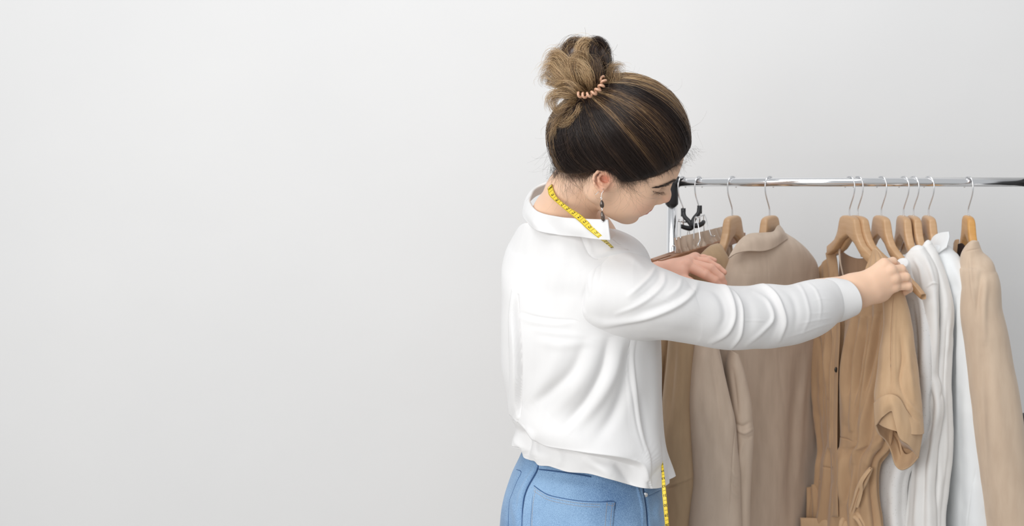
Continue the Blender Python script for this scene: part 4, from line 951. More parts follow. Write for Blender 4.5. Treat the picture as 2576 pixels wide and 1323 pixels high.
# clamp hangers: black neck, sprung wire clips, two walnut slats
def clamp_hanger(px, label, necks, block, clips, slats, pin, feet):
    fr = frame(px, math.radians(33), True); root = empty('clamp_hanger', fr[0]); tag(root, label, 'trouser hanger', 'walnut clamp hangers at the left end of the rail')
    hk = HOOK.copy(); hk[0] = (0, -.10)
    bx, by = block; d = P(bx, by, RY-.005)
    hk2 = np.stack([-hk[:, 0], hk[:, 1]], 1); w = to_w(fr, resample(hk2, 70)); t = sstep(fr[0][2]-w[:, 2], .03, .06)[:, None]; e = np.array([d[0], d[1], 0])-np.array([w[0][0], w[0][1], 0])
    w = w+t*e; w[0] = d-np.array([0, 0, .003]); b = MB(); b.tube(w, .0016, 12); b.build('hook', M['wire'], root)
    c = resample(PP(necks), 40); b = MB(); b.box(P(bx, by+5, RY-.005), (.0105, .011, .018)); b.tube(c, np.interp(np.linspace(0, 1, 40), [0, .3, .7, 1], [.0050, .0052, .0058, .0048]), 14); b.build('neck', M['black'], root)
    b = MB(); b.tube(PP(pin), .0016, 8); b.build('pin', M['wire'], root)
    for cl in clips: b = MB(); b.tube(resample(PP(cl), 26), .00115, 8); b.build('spring_clip', M['wire'], root)
    for s_ in slats:
        a_, c_ = P(*s_[0]), P(*s_[1]); dd = unit(c_-a_); up = np.array([0, 0, 1.]); sd = unit(np.cross(dd, up)); hh, ww = s_[2], s_[3]
        q = np.array([p+sd*i_*ww+up*j_*hh for p in (a_, c_) for i_, j_ in ((-1, -1), (-1, 1), (1, 1), (1, -1))])
        MB().add(q, [(0, 1, 2, 3), (7, 6, 5, 4), (0, 4, 5, 1), (1, 5, 6, 2), (2, 6, 7, 3), (3, 7, 4, 0)]).build('clamp_slat', M['darkwood'], root, False, .0012)
    return root
clamp_hanger(1716, 'empty walnut clamp hanger nearest the rack post, black neck bent to the right', [(1719, 534, 2.54), (1722, 545, 2.535), (1733, 557, 2.53), (1740, 568, 2.525), (1737, 574, 2.52), (1726, 573, 2.515), (1713, 569, 2.51)], (1719, 529),
             [[(1702, 604, 2.41), (1704, 560, 2.455), (1707, 552, 2.46), (1711, 556, 2.46), (1712, 600, 2.42)], [(1728, 640, 2.57), (1729, 590, 2.575), (1731, 572, 2.58), (1735, 590, 2.58), (1740, 640, 2.57)], [(1690, 634, 2.37), (1690, 622, 2.38), (1694, 617, 2.38), (1699, 622, 2.38), (1699, 636, 2.38)]],
             [((1644, 662, 2.352), (1832, 600, 2.70), .0075, .0045), ((1640, 660, 2.368), (1820, 597, 2.715), .0075, .0045)], [(1706, 556, 2.46), (1745, 562, 2.60)], None)
clamp_hanger(1758, 'walnut clamp hanger gripping the gathered khaki trousers, black neck bent to the left', [(1759, 524, 2.54), (1757, 536, 2.535), (1747, 549, 2.53), (1742, 561, 2.525), (1745, 567, 2.52), (1756, 567, 2.515), (1766, 563, 2.52), (1770, 558, 2.53)], (1760, 522),
             [[(1745, 604, 2.44), (1747, 556, 2.455), (1751, 545, 2.455), (1754, 552, 2.44), (1760, 590, 2.415), (1761, 606, 2.405), (1757, 611, 2.40), (1756, 620, 2.395)], [(1771, 590, 2.58), (1770, 548, 2.58), (1772, 539, 2.575), (1776, 549, 2.56), (1788, 590, 2.53), (1793, 595, 2.525), (1799, 593, 2.52)]],
             [((1660, 664, 2.335), (1868, 597, 2.70), .0085, .0045), ((1690, 650, 2.40), (1872, 592, 2.72), .007, .004)], [(1751, 548, 2.455), (1771, 541, 2.575)], None)
b = MB(); b.box(P(1686, 652, 2.375), (.020, .006, .014), .4); b.box(P(1668, 659, 2.35), (.016, .006, .014), .4)

# ------------------------------------------------------------------ garments
def gfold(k, amp, ph_=0, dr=1., t0=0.): return (k, amp, ph_, dr, t0)
def root_at(name, pt, label, cat): o = empty(name, pt); return tag(o, label, cat)
# trousers
tr_ = root_at('trousers', P(1758, 600, 2.54), 'khaki trousers with gathered waistband gripped in the clamp hanger', 'trousers')
loft_obj('legs', [((1700, 598, 2.425), (1814, 571, 2.66), .009), ((1703, 625, 2.425), (1824, 592, 2.66), .010), ((1710, 652, 2.43), (1836, 618, 2.665), .012), ((1716, 760, 2.43), (1842, 720, 2.67), .014), ((1720, 1000, 2.43), (1846, 980, 2.67), .016), ((1724, 1400, 2.43), (1850, 1380, 2.67), .018)], 200, 420, M['trouser'], tr_, solid=.001,
         folds=(gfold(26, .0016, 0, 1, -1), gfold(17, .0022, 1, 2, -1), gfold(41, .0009, 2, 1, -1)), strokes=[([(1714, 596), (1716, 620), (1722, 648)], 2.2, -.008), ([(1740, 606), (1744, 630), (1746, 642)], 2.6, -.006), ([(1728, 610), (1735, 630), (1738, 645)], 2.2, -.005), ([(1764, 592), (1766, 612), (1764, 628)], 2, -.005), ([(1790, 582), (1793, 600)], 1.5, -.002), ([(1752, 590), (1753, 615), (1750, 636)], 2, -.0028)])
sheet('waistband_flap', [[(1824, 614, 2.672), (1836, 604, 2.69), (1847, 598, 2.70)], [(1824, 626, 2.672), (1838, 616, 2.69), (1848, 610, 2.70)], [(1824, 640, 2.672), (1829, 634, 2.68), (1833, 622, 2.69)]], M['trouser'], tr_, 12, 12)
# olive-tan jacket
oj = root_at('jacket', P(1842, 610, 2.55), 'olive-tan jacket under her resting hand, between the trousers and the beige blazer', 'jacket')
loft_obj('body', [((1806, 613, 2.475), (1822, 634, 2.48), .012), ((1788, 622, 2.455), (1832, 660, 2.50), .022), ((1764, 650, 2.43), (1850, 690, 2.53), .030), ((1720, 720, 2.40), (1880, 740, 2.58), .038), ((1690, 800, 2.39), (1900, 810, 2.62), .042), ((1664, 900, 2.39), (1905, 900, 2.64), .045), ((1655, 1000, 2.39), (1905, 1000, 2.64), .045), ((1650, 1150, 2.39), (1900, 1150, 2.64), .045), ((1648, 1330, 2.39), (1895, 1330, 2.64), .045), ((1648, 1500, 2.39), (1895, 1500, 2.64), .045)], 220, 260, M['olive'], oj, cap0=.005,
         folds=(gfold(5, .006, .5, 1, .3), gfold(9, .003, 1.5, 2, .4)), strokes=[([(1672, 900), (1662, 1000), (1656, 1080)], 5, -.008)])
loft_obj('sleeve', [((1700, 770, 2.36), (1748, 780, 2.38), .026), ((1690, 850, 2.345), (1742, 856, 2.37), .030), ((1684, 930, 2.34), (1737, 930, 2.37), .031), ((1676, 1010, 2.335), (1733, 1010, 2.365), .031), ((1668, 1100, 2.33), (1735, 1100, 2.36), .032), ((1672, 1200, 2.33), (1741, 1200, 2.36), .032), ((1668, 1260, 2.33), (1734, 1260, 2.36), .031), ((1664, 1340, 2.33), (1727, 1330, 2.36), .030), ((1660, 1480, 2.33), (1722, 1480, 2.36), .029)], 240, 120, M['olive'], oj, e=2.5,
         strokes=[([(1680, 1229), (1705, 1218), (1742, 1204)], 2.2, -.003), ([(1690, 1222), (1715, 1211), (1740, 1196)], 5, .003), ([(1700, 850), (1690, 950), (1684, 1060)], 9, -.006), ([(1722, 850), (1714, 1000), (1712, 1150)], 9, .004), ([(1700, 1240), (1708, 1290), (1700, 1330)], 8, .002)], noise=.0012)
# beige blazer
bz = root_at('blazer', P(1936, 590, 2.55), 'beige blazer with turned collar and hanging sleeve, below her outstretched arm', 'blazer')
loft_obj('body', [((1896, 604, 2.50), (1972, 586, 2.60), .020), ((1866, 622, 2.475), (1998, 605, 2.62), .032), ((1846, 652, 2.455), (2027, 632, 2.65), .040), ((1828, 690, 2.44), (2046, 663, 2.68), .045), ((1812, 735, 2.43), (2052, 710, 2.70), .048), ((1802, 810, 2.42), (2056, 800, 2.71), .050), ((1800, 900, 2.42), (2054, 900, 2.71), .050), ((1800, 1020, 2.42), (2050, 1020, 2.71), .050), ((1800, 1150, 2.42), (2052, 1150, 2.71), .050), ((1800, 1330, 2.42), (2050, 1330, 2.71), .05), ((1800, 1560, 2.42), (2050, 1560, 2.71), .05)], 280, 320, M['blazer'], bz, e=2.4,
         folds=(gfold(4, .003, 1.5, .5, .4),), noise=.0015, strokes=[([(1930, 640), (1932, 720), (1936, 800)], 1.5, -.001), ([(1955, 860), (1958, 930), (1964, 995)], 1.5, -.0012), ([(2010, 900), (1994, 1100), (1984, 1323)], 14, -.007), ([(2034, 880), (2020, 1000), (2010, 1200)], 9, .004), ([(1982, 880), (1964, 1060), (1958, 1300)], 22, .005), ([(1925, 900), (1905, 1100), (1900, 1300)], 20, -.004),
                  ([(1838, 884), (1846, 930), (1862, 990)], 5, -.005), ([(1846, 880), (1868, 940), (1880, 1000)], 7, .004), ([(1882, 690), (1876, 760)], 14, .003), ([(2040, 660), (2036, 720), (2044, 780)], 6, -.002)])
loft_obj('sleeve', [((1838, 880, 2.385), (1852, 892, 2.39), .015), ((1832, 930, 2.38), (1866, 940, 2.395), .026), ((1836, 1000, 2.375), (1880, 1010, 2.395), .030), ((1840, 1060, 2.375), (1888, 1062, 2.39), .030), ((1842, 1086, 2.375), (1891, 1086, 2.39), .030), ((1838, 1150, 2.375), (1888, 1150, 2.39), .030), ((1836, 1230, 2.375), (1884, 1230, 2.39), .028), ((1834, 1340, 2.375), (1881, 1340, 2.39), .028), ((1834, 1480, 2.375), (1880, 1480, 2.39), .027)], 220, 100, M['blazer'], bz, e=2.4,
         strokes=[([(1856, 1080), (1872, 1088), (1890, 1080)], 4, .004), ([(1850, 1064), (1868, 1072), (1886, 1062)], 5, -.004), ([(1868, 1096), (1882, 1100), (1892, 1096)], 4, -.003), ([(1845, 930), (1852, 1000), (1856, 1040)], 5, -.004), ([(1870, 1110), (1862, 1140), (1858, 1180)], 5, .003)], noise=.001)
loft_obj('sleeve', [((1752, 810, 2.385), (1792, 830, 2.37), .028), ((1745, 870, 2.365), (1806, 876, 2.355), .032), ((1738, 930, 2.355), (1820, 940, 2.35), .034), ((1733, 1000, 2.35), (1836, 1010, 2.345), .035), ((1734, 1060, 2.35), (1848, 1060, 2.345), .036), ((1738, 1130, 2.35), (1855, 1130, 2.345), .036), ((1741, 1200, 2.35), (1861, 1200, 2.345), .036), ((1734, 1260, 2.35), (1863, 1260, 2.345), .036), ((1727, 1340, 2.35), (1864, 1340, 2.345), .036), ((1722, 1480, 2.35), (1864, 1480, 2.345), .036)], 260, 160, M['blazer'], bz, e=2.3,
         strokes=[([(1800, 875), (1822, 960), (1838, 1030), (1846, 1080)], 5, .003), ([(1786, 880), (1800, 960), (1812, 1060), (1816, 1160)], 9, -.0055), ([(1770, 880), (1776, 1000), (1790, 1100)], 11, .005), ([(1758, 890), (1752, 1000), (1756, 1100)], 12, .003), ([(1848, 1075), (1842, 1160), (1838, 1250), (1832, 1323)], 1.6, -.0022), ([(1838, 1180), (1848, 1196), (1858, 1200)], 5, .0028), ([(1840, 1212), (1850, 1224), (1860, 1226)], 5, -.002), ([(1842, 1236), (1852, 1244), (1860, 1250)], 4, .002)], noise=.0012)
sheet('collar', [[(1846, 628, 2.435), (1862, 604, 2.45), (1885, 589, 2.465), (1920, 586, 2.488), (1944, 583, 2.51), (1957, 567, 2.54), (1966, 574, 2.56)],
                 [(1838, 640, 2.425), (1866, 618, 2.438), (1892, 606, 2.452), (1924, 604, 2.475), (1950, 598, 2.50), (1966, 588, 2.53), (1976, 590, 2.56)],
                 [(1832, 650, 2.418), (1852, 638, 2.425), (1880, 632, 2.437), (1918, 632, 2.462), (1944, 624, 2.49), (1964, 611, 2.525), (1981, 600, 2.56)]], M['blazer'], bz, 30, 90, thick=.004)
# brown dress
dr = root_at('dress', P(2137, 620, 2.55), 'brown belted shirt dress with rolled short sleeve and tied waist, at her gripping hand', 'dress')
loft_obj('body', [((2066, 760, 2.68), (2262, 745, 2.40), .035, .03), ((2056, 830, 2.68), (2272, 800, 2.39), .042, .03), ((2054, 900, 2.68), (2262, 880, 2.38), .046, .03), ((2058, 990, 2.67), (2250, 970, 2.38), .046, .03), ((2064, 1060, 2.66), (2244, 1050, 2.38), .044, .03), ((2073, 1130, 2.64), (2232, 1120, 2.39), .042, .03), ((2070, 1180, 2.62), (2204, 1160, 2.41), .040, .03), ((2066, 1230, 2.62), (2198, 1220, 2.42), .042, .03), ((2052, 1300, 2.63), (2208, 1300, 2.42), .048, .03), ((2040, 1400, 2.65), (2220, 1400, 2.41), .052, .03), ((2025, 1600, 2.66), (2240, 1600, 2.40), .056, .03)], 380, 420, M['tan2'], dr, e=2.3, noise=.002, nscale=22,
         folds=(gfold(13, .0040, .6, 2, -1), gfold(21, .0020, 1, 3, -1)),
         strokes=[([(2111, 760), (2114, 830), (2108, 920), (2106, 1010), (2104, 1100), (2105, 1205)], 4, -.024), ([(2101, 770), (2103, 850), (2098, 950), (2096, 1080), (2096, 1190)], 5, 0.0150), ([(2074, 800), (2070, 900), (2076, 1010), (2082, 1120)], 5, -0.0090), ([(2084, 800), (2082, 900), (2088, 1000)], 4, 0.0060), ([(2060, 850), (2063, 960), (2068, 1060)], 3, -0.0075),
                  ([(2150, 800), (2134, 880), (2128, 960), (2134, 1060)], 8, 0.0105), ([(2170, 800), (2154, 900), (2148, 1000), (2142, 1080)], 5, 0.0090), ([(2160, 800), (2146, 890), (2138, 990)], 4, -0.0075), ([(2186, 800), (2178, 900), (2160, 1000), (2146, 1080)], 5, 0.0090), ([(2177, 800), (2166, 900), (2154, 990)], 4, -0.0075),
                  ([(2205, 800), (2190, 900), (2176, 1000), (2156, 1100)], 6, 0.0090), ([(2196, 800), (2184, 900), (2168, 1000)], 4, -0.0090), ([(2228, 790), (2212, 880), (2194, 980), (2172, 1090), (2150, 1160)], 7, 0.0105), ([(2216, 790), (2202, 880), (2184, 980)], 5, -0.0090), ([(2230, 1090), (2200, 1120), (2180, 1170)], 9, 0.0090), ([(2120, 1140), (2118, 1200), (2120, 1260)], 8, 0.0105), ([(2150, 1150), (2140, 1200), (2130, 1260)], 6, -0.0090), ([(2072, 1172), (2090, 1178), (2104, 1176)], 2, -0.0045), ([(2108, 1098), (2130, 1102), (2145, 1110)], 1.6, -0.0030)])
sheet('lapel', [[(2058, 700, 2.70), (2064, 672, 2.69), (2078, 648, 2.67), (2094, 622, 2.64)], [(2054, 740, 2.69), (2068, 710, 2.675), (2085, 690, 2.65), (2103, 660, 2.625)], [(2053, 780, 2.68), (2072, 760, 2.66), (2090, 750, 2.63), (2109, 720, 2.60)], [(2053, 840, 2.67), (2072, 830, 2.645), (2092, 825, 2.61), (2113, 800, 2.585)]], M['tan2'], dr, 60, 60, thick=.003,
      wave=lambda t, s_: .004*np.cos(14*s_+1)+.003*np.cos(23*s_+2*t), strokes=[([(2096, 640), (2101, 690), (2106, 760), (2110, 810)], 3, .003)])
sheet('shoulder', [[(2196, 627, 2.445), (2203, 625, 2.44), (2214, 636, 2.43)], [(2185, 655, 2.455), (2204, 650, 2.44), (2226, 655, 2.42)], [(2176, 690, 2.46), (2205, 690, 2.43), (2240, 690, 2.405)], [(2186, 735, 2.45), (2210, 738, 2.42), (2250, 735, 2.40)]], M['tan'], dr, 60, 60, thick=.003, wave=lambda t, s_: .003*np.cos(20*s_+1)*t)
slv = [((2216, 690, 2.37), (2262, 700, 2.37), .018), ((2222, 750, 2.36), (2274, 738, 2.36), .026), ((2226, 810, 2.35), (2288, 800, 2.355), .030), ((2215, 880, 2.345), (2300, 880, 2.35), .034), ((2207, 950, 2.34), (2310, 960, 2.345), .038), ((2202, 1005, 2.335), (2318, 1030, 2.34), .042), ((2210, 1062, 2.335), (2320, 1084, 2.34), .046)]
loft_obj('sleeve', slv, 220, 200, M['tan'], dr, solid=.0016, e=2.2, noise=.0014, nscale=25,
         strokes=[([(2248, 740), (2243, 800), (2240, 870), (2243, 994)], 1.8, -.0028), ([(2253, 760), (2249, 860), (2252, 990)], 4, .003), ([(2264, 830), (2270, 900), (2264, 960), (2282, 1020)], 6, -.0055), ([(2280, 850), (2286, 930), (2298, 1010)], 7, .004), ([(2258, 1000), (2276, 1030), (2306, 1060)], 5, -.004), ([(2270, 990), (2290, 1020), (2314, 1044)], 5, .003), ([(2226, 830), (2222, 920), (2216, 990)], 6, .002)])
# rolled cuff: near lip curls open
ca = [(2200, 1014, 2.325), (2218, 998, 2.298), (2241, 992, 2.290), (2262, 1002, 2.290), (2280, 1032, 2.295), (2300, 1058, 2.305), (2321, 1080, 2.33)]
cb = [(2203, 1072, 2.325), (2219, 1050, 2.296), (2243, 1033, 2.286), (2250, 1056, 2.284), (2262, 1100, 2.286), (2286, 1120, 2.296), (2310, 1150, 2.325)]
cm_ = [((a[0]*.45+b_[0]*.55), (a[1]*.45+b_[1]*.55), (a[2]+b_[2])/2-.006) for a, b_ in zip(ca, cb)]
sheet('cuff', [ca, cm_, cb], M['tan'], dr, 26, 110, thick=.004)
da = [(2203, 1072, 2.325), (2212, 1092, 2.35), (2228, 1108, 2.375), (2241, 1134, 2.385), (2252, 1170, 2.38), (2268, 1182, 2.365), (2290, 1172, 2.35), (2310, 1150, 2.325)]
db_ = [(2206, 1052, 2.335), (2224, 1062, 2.36), (2244, 1078, 2.385), (2262, 1098, 2.395), (2270, 1130, 2.39), (2280, 1142, 2.375), (2296, 1136, 2.36), (2310, 1120, 2.335)]
sheet('cuff', [da, [((a[0]+b_[0])/2, (a[1]+b_[1])/2, (a[2]+b_[2])/2+.004) for a, b_ in zip(da, db_)], db_], M['tan'], dr, 22, 110, thick=.004)
sheet('sleeve_inside', [[(x, y, d+.012) for x, y, d in cb], [((a[0]+b_[0])/2, (a[1]+b_[1])/2, 2.39) for a, b_ in zip(cb, [(2206, 1056), (2226, 1066), (2246, 1082), (2264, 1102), (2274, 1134), (2288, 1140), (2312, 1146)])], [(2206, 1060, 2.35), (2226, 1074, 2.37), (2244, 1096, 2.385), (2256, 1120, 2.39), (2268, 1150, 2.385), (2288, 1160, 2.37), (2312, 1148, 2.34)]], M['tan2'], dr, 24, 60)  # inside of the tan sleeve, its shadow put in as the deeper tan
sheet('sleeve_inside', [[(2207, 1056, 2.37), (2228, 1040, 2.375), (2250, 1036, 2.38), (2280, 1066, 2.38), (2312, 1092, 2.37)], [(2212, 1078, 2.385), (2230, 1082, 2.395), (2252, 1096, 2.40), (2280, 1112, 2.395), (2310, 1124, 2.38)], [(2216, 1090, 2.385), (2236, 1112, 2.392), (2254, 1160, 2.392), (2280, 1166, 2.38), (2306, 1152, 2.365)]], M['tan2'], dr, 24, 60)  # backing sheet, same shadow colour painted in behind the cuff opening
def ribbon(name, pts, w0, m_, parent, th=.003, tw=0., fold=0.):
    c = resample(PP(pts), 60); t = unit(np.gradient(c, axis=0)); vw = unit(np.array([0, 0, CAMZ])-c); s_ = unit(np.cross(t, vw))
    s_ = s_*math.cos(tw)+vw*math.sin(tw); wv = w0*((1+.2*np.sin(np.linspace(0, 7, 60)))*(.25+.75*np.clip(np.sin(np.linspace(.02, math.pi-.02, 60)), 0, 1)**.4))[:, None]
    rows = [c-s_*wv, c-s_*wv*.4+vw*fold, c+vw*-fold*.4, c+s_*wv*.45+vw*fold, c+s_*wv]
    return sheet(name, [r for r in np.swapaxes(np.array(rows), 0, 1)], m_, parent, 60, 12, thick=th, raw=True)
ribbon('belt', [(2062, 1150, 2.61), (2074, 1168, 2.585), (2082, 1196, 2.575), (2094, 1228, 2.555), (2112, 1262, 2.525), (2134, 1296, 2.50)], .0065, M['tan2'], dr, fold=.0015)
ribbon('belt', [(2072, 1146, 2.60), (2076, 1180, 2.575), (2090, 1206, 2.56), (2110, 1234, 2.53), (2128, 1270, 2.51)], .005, M['tan2'], dr, fold=.001)
ribbon('belt', [(2192, 1176, 2.40), (2178, 1200, 2.395), (2160, 1236, 2.41), (2148, 1272, 2.425), (2138, 1304, 2.44)], .0075, M['tan'], dr, th=.0015, fold=.004)
ribbon('belt', [(2190, 1180, 2.39), (2176, 1196, 2.385), (2166, 1214, 2.39), (2166, 1240, 2.40), (2156, 1276, 2.415)], .004, M['tan'], dr)
ribbon('belt', [(2120, 1296, 2.47), (2136, 1288, 2.45), (2154, 1296, 2.43), (2168, 1316, 2.42), (2180, 1345, 2.42)], .010, M['tan'], dr, fold=.002)
ribbon('belt', [(2130, 1300, 2.46), (2122, 1320, 2.45), (2112, 1350, 2.45)], .010, M['tan'], dr, fold=.002)
sheet('skirt_pocket', [[(2031, 1226, 2.60), (2048, 1218, 2.58), (2066, 1206, 2.56)], [(2031, 1260, 2.59), (2052, 1262, 2.565), (2078, 1258, 2.545)], [(2030, 1300, 2.585), (2054, 1304, 2.56), (2088, 1306, 2.535)], [(2028, 1400, 2.585), (2054, 1404, 2.56), (2090, 1406, 2.535)]], M['tan2'], dr, 30, 30, wave=lambda t, s_: .004*np.cos(12*s_+1))
sheet('skirt_pocket', [[(2013, 1302, 2.565), (2050, 1303, 2.54), (2090, 1306, 2.51), (2126, 1308, 2.49)], [(2014, 1316, 2.56), (2050, 1320, 2.535), (2090, 1322, 2.505), (2128, 1322, 2.485)], [(2016, 1400, 2.56), (2050, 1402, 2.535), (2090, 1402, 2.505), (2128, 1402, 2.485)]], M['tan'], dr, 20, 40)
DB = BVHTree.FromPolygons([v.co[:] for v in bpy.data.objects['body.002'].data.vertices], [tuple(p.vertices) for p in bpy.data.objects['body.002'].data.polygons])
ks = [(2112, 790), (2113, 840), (2109, 920), (2107, 1010), (2106, 1100), (2106, 1196), (2108, 1300)]
sheet('button_placket', [[(x-15, y, hit(x-15, y, .001, 2.56, DB)), (x-9, y, hit(x-9, y, .006, 2.56, DB)), (x-4, y, hit(x-9, y, .016, 2.56, DB)), (x, y, hit(x-9, y, .022, 2.56, DB))] for x, y in ks], M['tan2'], dr, 80, 16, thick=.002)
bt = mat('horn_button', (.02, .014, .01), .35)
MB().add(*ellipsoid(P(2103, 930, hit(2103, 930, .020, 2.56, DB)), (.0035, .002, .0062))).build('button', bt, dr)
# brown camisole inside the dress neckline
cs_ = root_at('camisole', P(2158, 640, 2.55), 'brown knit camisole with a round neckline, showing in the open neck of the dress', 'camisole')
loft_obj('body', [((2114, 656, 2.68), (2196, 664, 2.50), .008), ((2112, 690, 2.68), (2215, 700, 2.48), .010), ((2112, 760, 2.68), (2230, 760, 2.46), .012), ((2114, 900, 2.67), (2225, 900, 2.46), .014), ((2118, 1050, 2.66), (2205, 1050, 2.47), .014)], 120, 160, M['camisole'], cs_, folds=(gfold(7, .0015, 0, 1, .2),),
         post=fit_edge([(2105, 620), (2116, 626), (2124, 637), (2138, 646), (2158, 651), (2178, 650), (2200, 645), (2230, 640)], last=False, frac=.25, near=False))
ribbon('neck_binding', [(2115, 625, 2.668), (2123, 637, 2.652), (2138, 647, 2.62), (2158, 652, 2.575), (2180, 650, 2.535), (2196, 646, 2.505)], .0022, M['camisole'], cs_, th=.003)
ribbon('strap', [(2130, 618, 2.60), (2118, 618, 2.62), (2112, 632, 2.60), (2114, 660, 2.59), (2122, 698, 2.585)], .0022, M['blazer'], cs_, th=.0015)

# white garments
def white(name, part, secs, label, cat, mt, folds, strokes=(), post=None, seed=0, e=2.2):
    r = root_at(name, P((secs[0][0][0]+secs[0][1][0])/2, secs[0][0][1], (secs[0][0][2]+secs[0][1][2])/2), label, cat)
    loft_obj(part, secs, 320, 260, mt, r, solid=.0012, folds=folds, strokes=strokes, noise=.0014, nscale=20, seed=seed, e=e, post=post, cap0=.006); return r
lace = cloth('eyelet_lace', (.83, .825, .82), (.80, .79, .785), .8, .1)
vt = nd(lace, 'ShaderNodeTexVoronoi', i_Scale=150.); tcl = nd(lace, 'ShaderNodeTexCoord'); lk(lace, tcl.outputs['Object'], vt.inputs['Vector'])
rr = nd(lace, 'ShaderNodeValToRGB'); rr.color_ramp.elements[0].position = .10; rr.color_ramp.elements[0].color = (.0, .0, .0, 1); rr.color_ramp.elements[1].position = .16; rr.color_ramp.elements[1].color = (1, 1, 1, 1)
lk(lace, vt.outputs['Distance'], rr.inputs[0]); mxl = nd(lace, 'ShaderNodeMix', data_type='RGBA'); lk(lace, rr.outputs[0], mxl.inputs[0]); mxl.inputs[6].default_value = (.62, .60, .58, 1); mxl.inputs[7].default_value = (.83, .825, .82, 1); lk(lace, mxl.outputs[2], bsdf(lace).inputs['Base Color'])
white('blouse', 'body', [((2256, 664, 2.42), (2284, 660, 2.41), .012), ((2250, 690, 2.46), (2300, 686, 2.42), .016), ((2240, 740, 2.53), (2326, 744, 2.41), .020), ((2230, 800, 2.58), (2334, 806, 2.395), .020), ((2220, 900, 2.60), (2338, 900, 2.38), .024), ((2212, 1000, 2.60), (2338, 1000, 2.385), .024), ((2205, 1100, 2.58), (2330, 1100, 2.40), .032), ((2204, 1180, 2.56), (2272, 1190, 2.44), .032), ((2204, 1260, 2.55), (2262, 1262, 2.45), .032), ((2206, 1340, 2.55), (2264, 1340, 2.45), .032), ((2206, 1500, 2.55), (2266, 1500, 2.45), .032)],
      'white eyelet-lace blouse directly behind the brown dress\'s rolled sleeve', 'blouse', lace, (gfold(6, .003, 1, 1.5, .2),), [([(2300, 720), (2318, 760), (2326, 840), (2322, 940)], 7, .005), ([(2296, 760), (2306, 860), (2306, 960)], 6, -.004)], seed=61)
w2 = white('blouse', 'body', [((2292, 626, 2.43), (2322, 624, 2.415), .012), ((2280, 650, 2.45), (2336, 652, 2.405), .022), ((2275, 700, 2.50), (2352, 702, 2.39), .027), ((2275, 760, 2.56), (2350, 756, 2.385), .026), ((2280, 850, 2.60), (2350, 850, 2.385), .028), ((2290, 934, 2.60), (2348, 934, 2.39), .028), ((2296, 975, 2.60), (2356, 972, 2.385), .029), ((2300, 1025, 2.60), (2362, 1024, 2.38), .030), ((2302, 1080, 2.60), (2354, 1078, 2.385), .030), ((2300, 1150, 2.58), (2346, 1140, 2.39), .030), ((2294, 1220, 2.56), (2340, 1226, 2.395), .030), ((2282, 1330, 2.55), (2342, 1330, 2.40), .036), ((2270, 1500, 2.55), (2335, 1500, 2.40), .036)],
      'soft white blouse with a seamed sleeve, next to the eyelet-lace one', 'blouse', M['white_cotton'], (gfold(7, .003, 2, 2, .2), gfold(12, .0016, 0, 2, .2)),
      [([(2300, 650), (2316, 680), (2322, 730)], 5, .004), ([(2326, 644), (2340, 680), (2352, 720)], 5, .004), ([(2332, 722), (2346, 712), (2358, 714)], 2, .002), ([(2322, 760), (2318, 860), (2326, 960)], 7, -.004), ([(2350, 730), (2354, 830), (2350, 930)], 6, .004), ([(2362, 940), (2374, 970), (2366, 1000)], 4, -.004), ([(2340, 960), (2356, 1010), (2352, 1070), (2330, 1120)], 7, .005), ([(2330, 1000), (2342, 1080), (2330, 1160)], 6, -.005), ([(2318, 1180), (2312, 1250), (2304, 1323)], 7, .004)], seed=62)
w3 = white('blouse', 'body', [((2326, 612, 2.44), (2343, 612, 2.435), .010), ((2322, 636, 2.46), (2350, 640, 2.42), .016), ((2322, 690, 2.52), (2368, 692, 2.41), .022), ((2322, 770, 2.56), (2386, 768, 2.40), .024), ((2324, 850, 2.60), (2382, 850, 2.40), .025), ((2330, 960, 2.60), (2374, 960, 2.40), .025), ((2330, 1050, 2.60), (2378, 1048, 2.40), .025), ((2330, 1140, 2.60), (2378, 1138, 2.40), .025), ((2325, 1230, 2.58), (2368, 1226, 2.405), .025), ((2320, 1330, 2.57), (2360, 1330, 2.41), .025), ((2315, 1500, 2.57), (2368, 1500, 2.41), .034)],
      'plain white blouse pressed between the soft blouse and the collared shirt', 'blouse', M['white_cotton'], (gfold(6, .003, 1, 2, .2), gfold(11, .0014, 0, 2, .2)),
      [([(2346, 650), (2366, 700), (2380, 760), (2380, 830)], 6, .004), ([(2382, 780), (2378, 900), (2374, 1000)], 5, -.004), ([(2360, 1100), (2366, 1200), (2356, 1300)], 6, .004)], seed=63)
w4 = white('shirt_on_hanger', 'body', [((2346, 622, 2.50), (2384, 620, 2.46), .016), ((2350, 645, 2.50), (2400, 646, 2.44), .026), ((2358, 680, 2.52), (2417, 682, 2.42), .034), ((2366, 716, 2.56), (2437, 716, 2.41), .040), ((2374, 780, 2.60), (2448, 780, 2.40), .042), ((2378, 830, 2.62), (2457, 830, 2.40), .042), ((2378, 916, 2.64), (2459, 916, 2.40), .042), ((2376, 1048, 2.64), (2465, 1048, 2.40), .042), ((2372, 1180, 2.64), (2474, 1180, 2.40), .042), ((2368, 1330, 2.64), (2482, 1330, 2.40), .042), ((2362, 1500, 2.64), (2490, 1500, 2.40), .042)],
      'crisp cool-white collared shirt on the rail beside the last beige coat', 'shirt', M['cool_white'], (gfold(4, .003, 2, 1, .2), gfold(9, .0012, 0, 2, .3)),
      [([(2404, 750), (2403, 850), (2400, 950)], 5, -.005), ([(2412, 740), (2414, 850), (2410, 1000), (2404, 1200)], 8, .004), ([(2430, 740), (2424, 765), (2426, 800)], 3, .002), ([(2394, 660), (2412, 700), (2424, 740)], 8, .003), ([(2456, 1180), (2446, 1240), (2436, 1323)], 1.6, -.002)], seed=64)
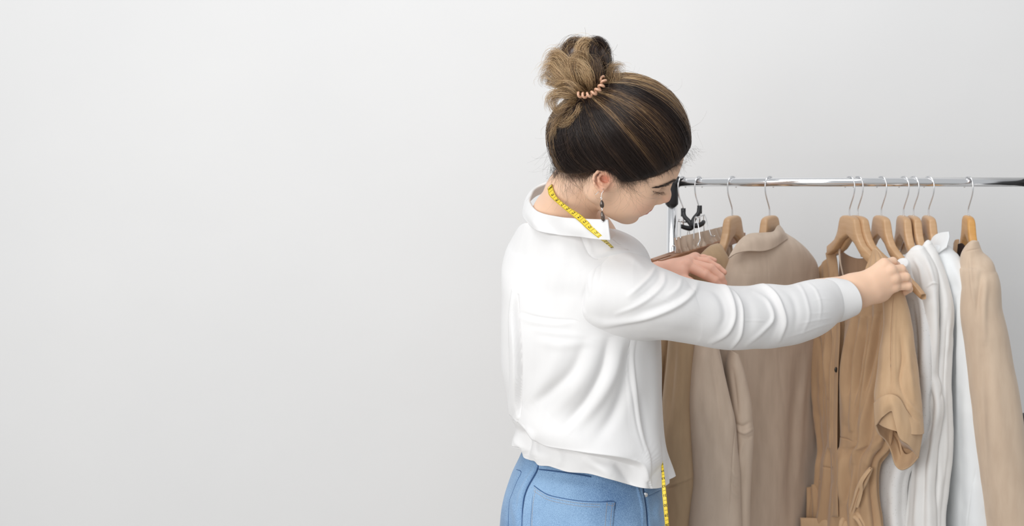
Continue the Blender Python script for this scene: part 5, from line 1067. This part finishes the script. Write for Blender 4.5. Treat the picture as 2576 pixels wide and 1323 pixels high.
sheet('collar', [[(2339, 610, 2.505), (2350, 594, 2.50), (2366, 586, 2.485), (2387, 583, 2.46)], [(2342, 628, 2.495), (2354, 612, 2.485), (2370, 602, 2.47), (2388, 597, 2.448)], [(2349, 650, 2.485), (2352, 636, 2.474), (2364, 626, 2.458), (2384, 612, 2.440)], [(2357, 668, 2.478), (2356, 650, 2.462), (2362, 636, 2.445), (2381, 622, 2.434)]], M['cool_white'], w4, 40, 40, thick=.003)
# last coat
ct = root_at('coat', P(2436, 620, 2.52), 'sand-beige long-sleeved coat at the far right end of the rail', 'coat')
loft_obj('body', [((2434, 622, 2.44), (2455, 608, 2.42), .014), ((2431, 640, 2.45), (2460, 642, 2.41), .024), ((2432, 665, 2.46), (2480, 671, 2.39), .034), ((2434, 692, 2.47), (2480, 692, 2.38), .040), ((2448, 730, 2.48), (2480, 724, 2.37), .044), ((2460, 784, 2.48), (2472, 784, 2.365), .046), ((2470, 840, 2.48), (2484, 840, 2.36), .048), ((2474, 900, 2.48), (2498, 900, 2.36), .050), ((2477, 1026, 2.48), (2530, 1026, 2.35), .052), ((2484, 1130, 2.48), (2546, 1130, 2.35), .052), ((2498, 1330, 2.48), (2584, 1330, 2.35), .052), ((2504, 1500, 2.48), (2634, 1500, 2.35), .052)], 280, 220, M['beige_coat'], ct, cap0=.007, e=2.3, noise=.0015,
         strokes=[([(2428, 634), (2440, 630), (2462, 626)], 1.8, -.0015), ([(2470, 680), (2462, 740), (2458, 800)], 8, -.005), ([(2480, 700), (2474, 780), (2476, 860)], 8, .005), ([(2440, 640), (2444, 700), (2452, 770)], 4, .003), ([(2490, 860), (2504, 1000), (2530, 1200)], 22, .005), ([(2470, 900), (2474, 1050), (2484, 1200)], 9, -.004)])
dark = cloth('dark_lining', srgb(48, 32, 26), srgb(40, 27, 22), .8, 0)
sheet('lining', [[(2410, 614, 2.52), (2420, 612, 2.50), (2430, 622, 2.47)], [(2408, 650, 2.52), (2420, 650, 2.50), (2432, 655, 2.475)], [(2412, 680, 2.52), (2422, 685, 2.505), (2434, 690, 2.48)], [(2428, 710, 2.52), (2432, 716, 2.505), (2440, 720, 2.485)]], dark, ct, 24, 24)
sheet('lapel', [[(2400, 612, 2.56), (2404, 604, 2.55), (2412, 602, 2.54)], [(2399, 632, 2.55), (2403, 630, 2.54), (2409, 628, 2.53)], [(2402, 650, 2.55), (2406, 650, 2.54), (2411, 648, 2.53)], [(2408, 668, 2.55), (2410, 668, 2.54), (2413, 666, 2.53)]], M['tan2'], ct, 24, 16, thick=.003)
